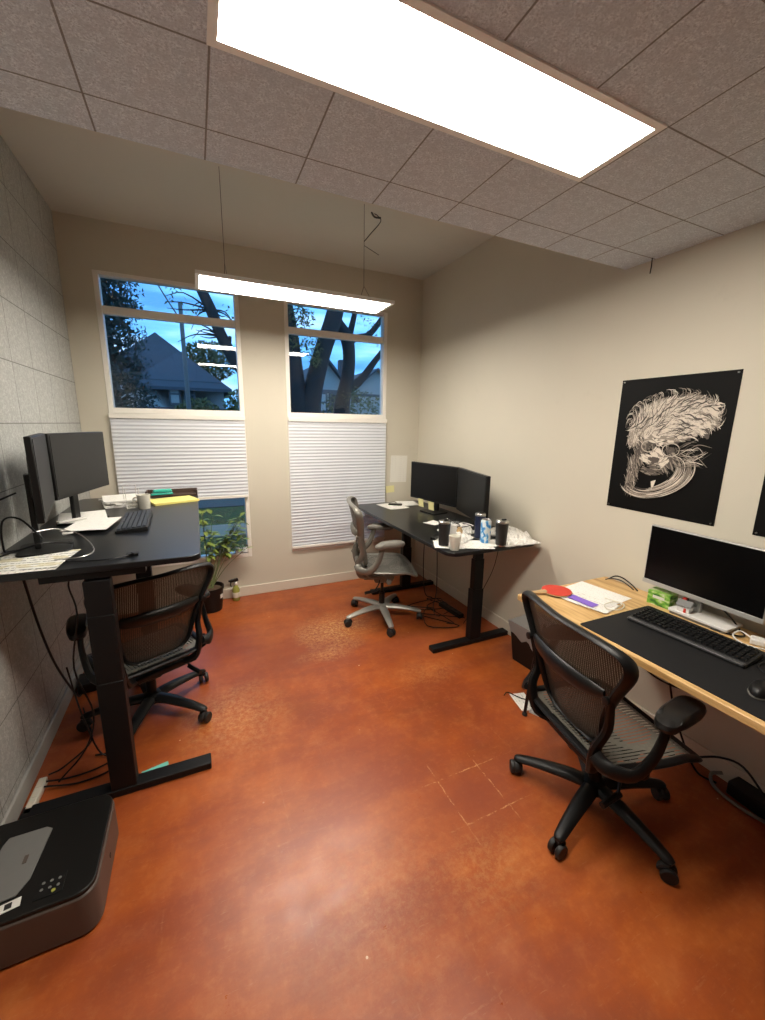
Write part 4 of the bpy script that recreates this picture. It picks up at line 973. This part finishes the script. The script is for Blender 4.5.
# ---------------------------------------------------------------- posters
def poster(label, y0, y1, z0, z1, art=True, art_seed=3):
    t = thing('poster', label, 'poster', (XR - .0015, (y0 + y1) / 2, z0), R(180))   # local y+ -> world -y ; front faces local +x
    W, H = abs(y1 - y0), z1 - z0
    MB().box((0, 0, H / 2), (.0012, W, H)).build('poster_sheet', M_blackpaper, t)
    for sy in (-1, 1):
        for z in (.012, H - .012):
            MB().cyl((.0, sy * (W / 2 - .014), z), (.008, sy * (W / 2 - .014), z), .004, .003, 10).build('push_pin', M_steel, t, smooth=True)
    if not art: return t
    rnd = random.Random(art_seed); m = MB()
    lay = [0]
    def ribbon(pts, w, mat):
        m.cur = mat; lay[0] += 1; x = .0010 + lay[0] * .0000035
        P = catmull([(a, b, 0) for a, b in pts], 6); n = len(P); vs = []
        for i, p in enumerate(P):
            d = (P[min(i + 1, n - 1)] - P[max(i - 1, 0)]); d = d.normalized() if d.length > 1e-9 else Vector((1, 0, 0))
            q = Vector((-d.y, d.x, 0)) * w * .5 * math.sin(PI * (i + .6) / (n + .2)) ** .6
            for s in (1, -1):
                r_ = p + q * s; vs.append((x, (r_.x - .5) * W, r_.y * H))
        m.add(vs, [(2 * i, 2 * i + 2, 2 * i + 3, 2 * i + 1) for i in range(n - 1)])
    def poly(pts, mat):
        m.cur = mat; lay[0] += 1; x = .0010 + lay[0] * .0000035
        m.add([(x, (a - .5) * W, b * H) for a, b in pts], [tuple(range(len(pts)))])
    # unit square: a left->right as seen in the room, b bottom->top
    # wild hair: soft wide strokes first, bright fine strands last, swept from left to right
    def hair(mat, cnt, wmin, wmax, keep=1.0):
        for k in range(cnt):
            u = rnd.uniform(-1, 1); v = rnd.uniform(-1, 1)
            if u * u + v * v > 1: continue
            cx, cy = .52 + .36 * u, .69 + .145 * v + .035 * u
            if rnd.random() > keep: continue
            L = rnd.uniform(.05, .16); bend = .9 * u * -1; base = .35 - .9 * u + rnd.uniform(-.5, .5) + (.5 if v > .3 else 0)
            pts = []
            for q in range(5):
                tt = (q / 4 - .5) * L
                aa = base + bend * tt * 6
                pts.append((cx + tt * math.cos(aa) * 1.2, cy + tt * math.sin(aa) * .9 + .006 * math.sin(q * 2 + k)))
            ribbon(pts, rnd.uniform(wmin, wmax), mat)
    hair(2, 260, .030, .060); hair(1, 420, .014, .034); hair(0, 420, .006, .018); hair(1, 160, .004, .012); hair(0, 420, .002, .007); hair(2, 120, .003, .010)
    for k in range(120):
        a = rnd.uniform(-.3, PI + .2); p = (.52 + .37 * math.cos(a), .70 + .16 * math.sin(a)); q = rnd.uniform(.015, .05)
        ribbon([p, (p[0] + q * math.cos(a + .3), p[1] + q * math.sin(a + .3)), (p[0] + 1.6 * q * math.cos(a + .8), p[1] + 1.5 * q * math.sin(a + .8))], rnd.uniform(.002, .006), rnd.choice((0, 1, 2)))
    for k in range(60):
        x0 = rnd.uniform(.15, .30); ribbon([(x0, rnd.uniform(.56, .66)), (x0 - .01, .54), (x0 + rnd.uniform(-.03, .03), rnd.uniform(.47, .52))], rnd.uniform(.003, .012), rnd.choice((0, 1, 1)))
    # face: shaded planes built from many fine strokes
    def patch(cx, cy, rx, ry, ang, cnt, w0_, w1_, mats):
        for k in range(cnt):
            a = rnd.uniform(0, 2 * PI); r_ = rnd.random() ** .6
            px_, py_ = cx + rx * r_ * math.cos(a), cy + ry * r_ * math.sin(a); L = rnd.uniform(.015, .05)
            aa = ang + rnd.uniform(-.35, .35)
            ribbon([(px_ - L * math.cos(aa), py_ - L * math.sin(aa)), (px_, py_ + .003), (px_ + L * math.cos(aa + .3), py_ + L * math.sin(aa + .3))], rnd.uniform(w0_, w1_), rnd.choice(mats))
    patch(.42, .545, .17, .035, -.1, 90, .006, .018, (1, 2, 0, 1)); patch(.30, .46, .06, .10, -1.2, 70, .006, .020, (2, 2, 1)); patch(.56, .40, .07, .09, -1.0, 70, .006, .018, (2, 2, 1))
    patch(.45, .445, .045, .035, -.9, 60, .008, .022, (0, 0, 1)); patch(.36, .405, .055, .030, -.5, 70, .004, .012, (0, 0, 1)); patch(.50, .385, .050, .025, .5, 60, .004, .012, (0, 0, 1))
    patch(.43, .40, .02, .02, 0, 14, .010, .020, (2, 2)); patch(.42, .33, .10, .04, -.3, 60, .004, .012, (2, 1, 2)); patch(.24, .30, .05, .10, -1.3, 60, .003, .012, (1, 2, 0))
    # round glasses
    for (cx, cy, rx, ry) in ((.365, .505, .070, .042), (.565, .485, .072, .045)):
        for j in range(4):
            ribbon([(cx + (rx + j * .002) * math.cos(2 * PI * q / 16), cy + (ry + j * .0016) * math.sin(2 * PI * q / 16)) for q in range(17)], .0045, 0 if j < 2 else 1)
        for q in range(16):
            x0 = cx + rnd.uniform(-.04, .04); ribbon([(x0, cy + .02), (x0 + .015, cy), (x0 + .01, cy - .02)], .008, 2)
    ribbon([(.30, .52), (.24, .56), (.20, .60)], .005, 0); ribbon([(.64, .50), (.70, .53), (.78, .57)], .005, 1); ribbon([(.435, .51), (.465, .515), (.495, .50)], .006, 0)
    # collar points and swirling coat below
    poly([(.19, .33), (.18, .20), (.28, .235)], 1); poly([(.45, .17), (.43, .245), (.475, .26)], 0)
    for k in range(170):
        r_ = rnd.uniform(.55, 1.0); s0 = rnd.uniform(-2.9, -.2); s1 = s0 + rnd.uniform(.4, 1.3)
        pts = [(.45 + .34 * r_ * math.cos(s0 + (s1 - s0) * q / 5), .30 + .18 * r_ * math.sin(s0 + (s1 - s0) * q / 5) + .06 * (math.cos(s0 + (s1 - s0) * q / 5))) for q in range(6)]
        ribbon(pts, rnd.uniform(.002, .008), rnd.choice((0, 1, 1, 2)))
    for k in range(24):
        x0 = rnd.uniform(.60, .72); y0_ = rnd.uniform(.36, .50)
        ribbon([(x0, y0_), (x0 + .08, y0_ + rnd.uniform(-.02, .05)), (x0 + rnd.uniform(.12, .20), y0_ + rnd.uniform(-.03, .08))], rnd.uniform(.002, .007), rnd.choice((0, 1, 2)))
    for k in range(40):
        x0 = rnd.uniform(.15, .28); y0_ = rnd.uniform(.20, .50)
        ribbon([(x0, y0_), (x0 + .03, y0_ - .05), (x0 + .02, y0_ - .11)], rnd.uniform(.002, .008), rnd.choice((1, 2, 2)))
    m.build('portrait_print', [P_bright, P_mid, P_dim], t)
    return t
poster('black poster of a wild-haired old man in glasses on the right wall', 1.607, 1.042, 1.217, 1.938)
poster('black poster cut off by the right edge of the photo', .892, .33, 1.215, 1.935, True, 8)

# ---------------------------------------------------------------- window corner: pot plant and spray bottle
t = thing('potted_plant', 'leafy green plant in a black pot below the left window', 'plant', (.02, 3.74, 0))
MB().lathe([(.085, 0), (.092, .004), (.112, .20), (.118, .20), (.118, .225), (.110, .225), (.104, .19), (.001, .19)], seg=28).build('pot', M_black, t, smooth=True)
MB().lathe([(.104, .188), (.10, .197), (.05, .203), (.001, .205)], seg=20).build('soil', M_soil, t, smooth=True)
MB().box((.088, -.058, .14), (.004, .035, .035), rotz(R(-34))).build('price_sticker', M_white, t)
rnd = random.Random(77)
st = MB(); lf = MB(); tips = []
for k in range(15):
    a = rnd.uniform(0, 2 * PI); hgt = rnd.uniform(.33, .68); ox = rnd.uniform(-.04, .36); 
    top = (ox, .10 + rnd.uniform(-.05, .03), .20 + hgt); mid = (ox * .45, .05, .20 + hgt * .55)
    P = catmull([(rnd.uniform(-.03, .03), 0, .2), mid, top], 8)
    st.tube(P, [.0045 * (1 - i / len(P) * .6) for i in range(len(P))], 5)
    for i, p in enumerate(P[4:]):
        for _ in range(2): tips.append((p, rnd.uniform(0, 2 * PI), rnd.uniform(.036, .062)))
def leaf(mb, p, az, L, droop=.35, wide=.42):
    d = Vector((math.cos(az), math.sin(az) * .45, rnd.uniform(-droop, .45))).normalized(); s = d.cross(Vector((0, 0, 1)))
    s = s.normalized() if s.length > 1e-4 else Vector((1, 0, 0)); nn = s.cross(d)
    p = Vector(p); b0 = p + d * L * .35; 
    prof = [(0, 0), (.25, .8), (.5, 1), (.8, .55), (1, 0)]; vs = []; 
    for tt, wd in prof:
        c = b0 + d * L * 1.4 * tt - nn * (tt * tt * L * .4); vs += [c + s * L * wide * wd + nn * L * .1 * wd, c, c - s * L * wide * wd + nn * L * .1 * wd]
    fs = []
    for i in range(4): fs += [(3 * i, 3 * i + 1, 3 * i + 4, 3 * i + 3), (3 * i + 1, 3 * i + 2, 3 * i + 5, 3 * i + 4)]
    mb.add(vs, fs); mb.tube([p, b0], .0012, 4)
for p, az, L in tips:
    q = Vector(p)
    if q.y < .12 and q.z > .50: leaf(lf, q, az, L)
lf.v = [(x, min(y, .185), z) for x, y, z in lf.v]
st.v = [(x, min(y, .175), z) for x, y, z in st.v]
st.build('stems', M_stem, t, smooth=True); lf.build('leaves', M_leaf, t, smooth=True)
for k, (x, z, label) in enumerate(((.155, .0, 'left'), (.30, .0, 'middle'), (.375, .0, 'right'))):
    crumple('white_pebble', ['crumpled white tissue on the left window sill, leftmost', 'crumpled white tissue in the middle of the left window sill', 'crumpled white tissue at the right end of the left window sill'][k], 'tissue', x, YB + .020, .4405, 6 * k - 4, .10 if k != 1 else .07, .040, .060, M_white, 60 + k, 6)
t = thing('spray_bottle', 'clear spray bottle of yellow liquid standing by the window wall', 'bottle', (.245, 3.865, 0), R(200))
MB().lathe([(.030, 0), (.034, .006), (.034, .10), (.030, .12), (.014, .155), (.013, .17)], seg=20).build('bottle_body', M_liquid, t, smooth=True)
MB().lathe([(.0345, .035), (.0347, .036), (.0347, .085), (.0345, .086)], seg=20).build('bottle_label', M_cream, t, smooth=True)
MB().lathe([(.0145, .155), (.0165, .158), (.0165, .18), (.012, .185)], seg=16).build('collar', M_white, t, smooth=True)
MB().box((.012, 0, .205), (.085, .024, .030), taper=.8).box((.058, 0, .208), (.016, .016, .018)).build('spray_head', M_black, t, bevel=.005)
MB().tube([(.040, 0, .195), (.050, 0, .17), (.040, 0, .145)], .004, 6, 3).build('trigger', M_black, t, smooth=True)

# ---------------------------------------------------------------- outdoors
struct(MB().box2((-30, YB + .3, -.3), (45, 60, -.12)), 'floor', M_grass, 'green lawn outside the windows', 'lawn')
struct(MB().box2((-30, 6.7, -.12), (45, 7.5, -.10)), 'trim_2', M_walk, 'pale concrete footpath across the lawn', 'path')
struct(MB().box2((-30, 9.2, -.12), (45, 14.5, -.105)), 'trim_3', M_street, 'grey street beyond the lawn', 'street')
def leafcloud(mb, c, rad, n, size, rnd, squash=(1, 1, 1)):
    for _ in range(n):
        while True:
            p = Vector((rnd.uniform(-1, 1), rnd.uniform(-1, 1), rnd.uniform(-1, 1)))
            if .15 < p.length < 1: break
        p = Vector((p.x * squash[0] * rad, p.y * squash[1] * rad, p.z * squash[2] * rad)) + Vector(c)
        a = Vector((rnd.uniform(-1, 1), rnd.uniform(-1, 1), rnd.uniform(-1, 1))).normalized(); b = a.orthogonal().normalized(); s = size * rnd.uniform(.6, 1.4)
        mb.add([p - a * s, p + b * s * .45, p + a * s, p - b * s * .45], [(0, 1, 2, 3)])
rnd = random.Random(5)
t = thing('conifer_tree', 'dense dark evergreen filling the left side of the left window', 'tree', (-1.35, 9.2, -.12))
MB().tube([(0, 0, 0), (0, 0, 5.8)], [.18, .04], 10).build('trunk', M_bark, t)
cf = MB()
for k in range(46):
    z = .4 + k * .125; rr = .86 * (1 - (z / 8.2)) + .06
    for j in range(9):
        a = rnd.uniform(0, 2 * PI); q = rr * rnd.uniform(.55, 1.0)
        leafcloud(cf, (q * math.cos(a), q * math.sin(a), z), .20, 34, .036, rnd, (1, 1, .8))
    leafcloud(cf, (0, 0, z), rr * .8, 40, .09, rnd, (1, 1, .4))
cf.build('foliage', M_conifer, t)
t = thing('street_tree', 'large bare-limbed tree forking outside the right window', 'tree', (2.0, 7.6, -.12))
tk = MB(); o = Vector((-2.0, -7.6, .12))
def lim(pts, rs, sub=4): tk.tube([tuple(Vector(p) + o) for p in pts], rs, 10, sub)
lim([(1.98, 7.6, -.15), (1.95, 7.6, .9), (1.93, 7.6, 1.7), (2.03, 7.55, 2.3), (2.20, 7.5, 2.95), (2.42, 7.45, 3.6), (2.62, 7.4, 4.5)], [.36, .30, .25, .17, .155, .15, .12])
lim([(1.93, 7.6, 1.4), (1.74, 7.6, 2.1), (1.70, 7.6, 2.7), (1.66, 7.6, 3.2), (1.52, 7.6, 4.2)], [.24, .20, .15, .13, .10])
lim([(1.75, 7.6, 1.7), (1.25, 7.55, 2.1), (.74, 7.5, 2.62), (.50, 7.45, 3.05), (.36, 7.4, 3.42), (.16, 7.4, 3.9), (-.1, 7.3, 4.6)], [.16, .13, .10, .09, .085, .075, .05])
lim([(.52, 7.45, 3.0), (.60, 7.45, 2.95), (.63, 7.45, 3.06)], [.05, .04, .025])
tk.build('trunk', M_bark, t, smooth=True)
tk = MB()
for _ in range(26):
    s0 = rnd.choice([(.36, 7.4, 3.42), (.2, 7.4, 3.8), (1.6, 7.6, 3.6), (.5, 7.45, 3.05)]); d = Vector((rnd.uniform(-.9, .5), rnd.uniform(-.3, .3), rnd.uniform(-.2, .4)))
    p1 = Vector(s0) + d * .45; p2 = p1 + Vector((d.x * .3, d.y, -.15 + rnd.uniform(-.1, .2)))
    lim([s0, tuple(p1), tuple(p2)], [.016, .009, .004], 3)
tk.build('twigs', M_bark, t)
lf = MB()
for (c, r_, n_) in (((1.85, 7.4, 3.45), .22, 170), ((1.98, 7.4, 3.0), .20, 150), ((1.66, 7.3, 3.55), .25, 120), ((2.02, 7.3, 2.75), .12, 60), ((1.55, 7.4, 3.1), .2, 120), ((-.15, 7.3, 3.55), .18, 25), ((.1, 7.3, 3.3), .14, 14), ((.62, 7.3, 3.35), .16, 24), ((-.4, 7.3, 3.75), .12, 14), ((.35, 7.3, 4.0), .4, 40), ((2.5, 7.3, 4.2), .5, 90)):
    leafcloud(lf, tuple(Vector(c) + o), r_, n_, .035, rnd)
lf.build('leaves', M_foliage, t)
t = thing('street_tree', 'crooked spreading tree at the right side of the right window', 'tree', (2.78, 8.0, -.12))
tk = MB(); o = Vector((-2.78, -8.0, .12))
lim([(2.78, 8.0, -.15), (2.76, 8.0, 1.2), (2.72, 7.95, 2.0), (2.82, 7.9, 2.55), (2.86, 7.9, 3.0), (2.80, 7.9, 3.35), (2.60, 7.9, 3.65), (2.5, 7.9, 4.3)], [.26, .22, .16, .13, .12, .13, .10, .08])
lim([(2.82, 7.9, 3.25), (3.05, 7.9, 3.36), (3.30, 7.9, 3.45), (3.60, 7.85, 3.85), (3.8, 7.8, 4.3)], [.09, .06, .06, .05, .04])
lim([(2.84, 7.9, 3.28), (2.93, 7.9, 3.6), (3.05, 7.9, 4.1)], [.07, .055, .04])
lim([(2.76, 7.95, 2.35), (2.98, 7.95, 2.45), (3.20, 7.95, 2.65), (3.42, 7.9, 2.95), (3.75, 7.85, 3.35)], [.12, .10, .075, .06, .05])
tk.build('trunk', M_bark, t, smooth=True)
lf = MB()
for (c, r_, n_) in (((3.3, 7.7, 3.75), .4, 130), ((2.9, 7.7, 2.2), .25, 90), ((3.5, 7.7, 3.2), .15, 30)):
    leafcloud(lf, tuple(Vector(c) + o), r_, n_, .03, rnd)
lf.build('leaves', M_foliage, t)
# shrubs
def shrub(label, c, r_, n_, size, mat, sq=(1, 1, 1)):
    t = thing('shrub', label, 'shrub', (c[0], c[1], -.12), 0, 'shrubs across the street')
    m = MB(); leafcloud(m, (0, 0, c[2] + .12), r_, n_, size, rnd, sq); m.build('foliage', mat, t)
    s = MB()
    for k in range(4): s.tube([(0, 0, 0), (rnd.uniform(-.3, .3), 0, c[2] * .5), (rnd.uniform(-.4, .4) * r_, 0, c[2])], [.05, .04, .02], 6, 2)
    s.build('stem', M_bark, t)
shrub('leafy green shrub under the crooked tree outside the right window', (3.35, 8.9, 1.75), .75, 1100, .05, M_foliage, (1.3, .7, .95))
shrub('low dark shrub between the trunks outside the right window', (2.65, 9.95, 1.6), .5, 500, .05, M_foliage, (1.1, .7, .9))
shrub('green shrub in front of the gabled house', (.12, 15.6, 2.0), .62, 800, .08, M_foliage, (1.2, .8, .8))
shrub('taller green shrub at the right of the gabled house', (1.50, 15.2, 2.1), .75, 900, .08, M_foliage, (.8, .8, 1.0))
t = thing('background_tree', 'rounded green tree rising behind the gabled house', 'tree', (1.26, 33.0, -.12))
MB().tube([(0, 0, 0), (0, 0, 4.2)], [.2, .12], 8).build('trunk', M_bark, t)
m = MB(); leafcloud(m, (0, 0, 6.1), 1.9, 1800, .16, rnd, (1, 1, .75)); m.build('foliage', M_foliage, t)
t = thing('background_tree', 'dark tree far beyond the right of the gabled house', 'tree', (4.35, 24.5, -.12))
MB().tube([(0, 0, 0), (0, 0, 3)], [.2, .12], 8).build('trunk', M_bark, t)
m = MB(); leafcloud(m, (0, 0, 2.8), 1.3, 1400, .13, rnd, (1, 1, 1.1)); m.build('foliage', M_foliage, t)
# utility pole
t = thing('utility_pole', 'wooden utility pole rising before the gabled house', 'pole', (-.10, 12.0, -.12))
MB().cyl((0, 0, 0), (-.02, 0, 4.70), .062, .048, 12).build('pole_shaft', M_pole, t, smooth=True)
MB().tube([(-.03, 0, 4.3), (-.25, 0, 4.65), (-.50, 0, 5.1), (-.62, 0, 5.35)], .018, 6, 3).build('lamp_arm', M_pole, t, smooth=True)
MB().box((-.68, 0, 5.38), (.24, .12, .08)).build('lamp_head', M_darktrim, t, bevel=.02)
# houses
def gable_house(name, label, xc, y0, y1, half, zw, zp, ov=.25, chimney=None, window=True, hip=0, porch=False):
    t = thing(name, label, 'house', (xc, y0, -.12))
    L = y1 - y0
    MB().add([(-half, 0, 0), (half, 0, 0), (half, 0, zw), (0, hip, (zp - .12) if not hip else zw - .01), (-half, 0, zw), (-half, L, 0), (half, L, 0), (half, L, zw), (0, L, zp - .12), (-half, L, zw)],
             [(0, 1, 2, 3, 4), (9, 8, 7, 6, 5), (0, 4, 9, 5), (1, 6, 7, 2), (2, 7, 8, 3), (4, 3, 8, 9), (0, 5, 6, 1)]).build('house_wall', M_stucco, t)
    r_ = MB(); sl = (zp - zw) / half
    for s in (-1, 1):
        a = Vector((0, -ov + hip, zp)); b = Vector((s * (half + ov), -ov, zw - sl * ov)); dn = Vector((0, 0, -.12))
        vs = [a, b, b + dn, a + dn]; vs += [Vector((v.x, L + ov, v.z)) for v in vs]
        r_.add(vs, [(0, 1, 2, 3), (7, 6, 5, 4), (0, 4, 5, 1), (1, 5, 6, 2), (2, 6, 7, 3), (3, 7, 4, 0)])
    if hip:
        e = zw - sl * ov
        r_.add([(-half - ov, -ov, e), (half + ov, -ov, e), (0, -ov + hip, zp), (-half - ov, -ov, e - .12), (half + ov, -ov, e - .12), (0, -ov + hip, zp - .12)], [(0, 1, 2), (5, 4, 3), (0, 3, 4, 1), (1, 4, 5, 2), (2, 5, 3, 0)])
    r_.build('roof', M_slate, t)
    MB().box((0, -.03, zw - .05), (half * 2, .06, .14)).build('trim_band', M_darktrim, t)
    if window:
        for wx_ in (-.22, .30):
            f = MB(); zc = zw - .62 + .12
            f.box((wx_, -.05, zc), (.40, .08, .80)).build('window', M_darktrim, t)
            MB().box((wx_, -.095, zc + .18), (.28, .01, .30)).box((wx_, -.095, zc - .18), (.28, .01, .30)).build('window_pane', M_stucco if wx_ < 0 else M_screengrey, t)
    if chimney:
        MB().box((chimney, L * .4, zp), (.45, .45, 1.3)).build('chimney', M_brick, t)
    if porch:
        MB().add([(-half - .8, -1.2, zw - 1.35), (half + .6, -1.2, zw - 1.35), (half + .6, 0, zw - 1.0), (-half - .8, 0, zw - 1.0), (-half - .8, -1.2, zw - 1.45), (half + .6, -1.2, zw - 1.45), (half + .6, 0, zw - 1.1), (-half - .8, 0, zw - 1.1)],
                 [(0, 1, 2, 3), (7, 6, 5, 4), (0, 4, 5, 1), (1, 5, 6, 2), (2, 6, 7, 3), (3, 7, 4, 0)]).build('porch_roof', M_slate, t)
    return t
gable_house('gabled_house', 'pale gabled house with slate roof seen through the left window', -.40, 18.0, 24.0, 1.55, 3.35, 4.62, .30, None, True, hip=1.6, porch=True)
gable_house('gabled_house', 'taller slate-roofed house wing behind the gabled house', -1.58, 24.6, 30.0, 2.45, 4.40, 6.45, .3, None, False, hip=1.5)
gable_house('gabled_house', 'pale gabled house between the trunks outside the right window', 5.15, 17.0, 22.0, 1.1, 3.2, 4.45, .3, None, True)
gable_house('gabled_house', 'slate-roofed house with brick chimney at the right edge of the right window', 9.6, 22.0, 28.0, 1.9, 3.5, 4.95, .3, -1.2, False)
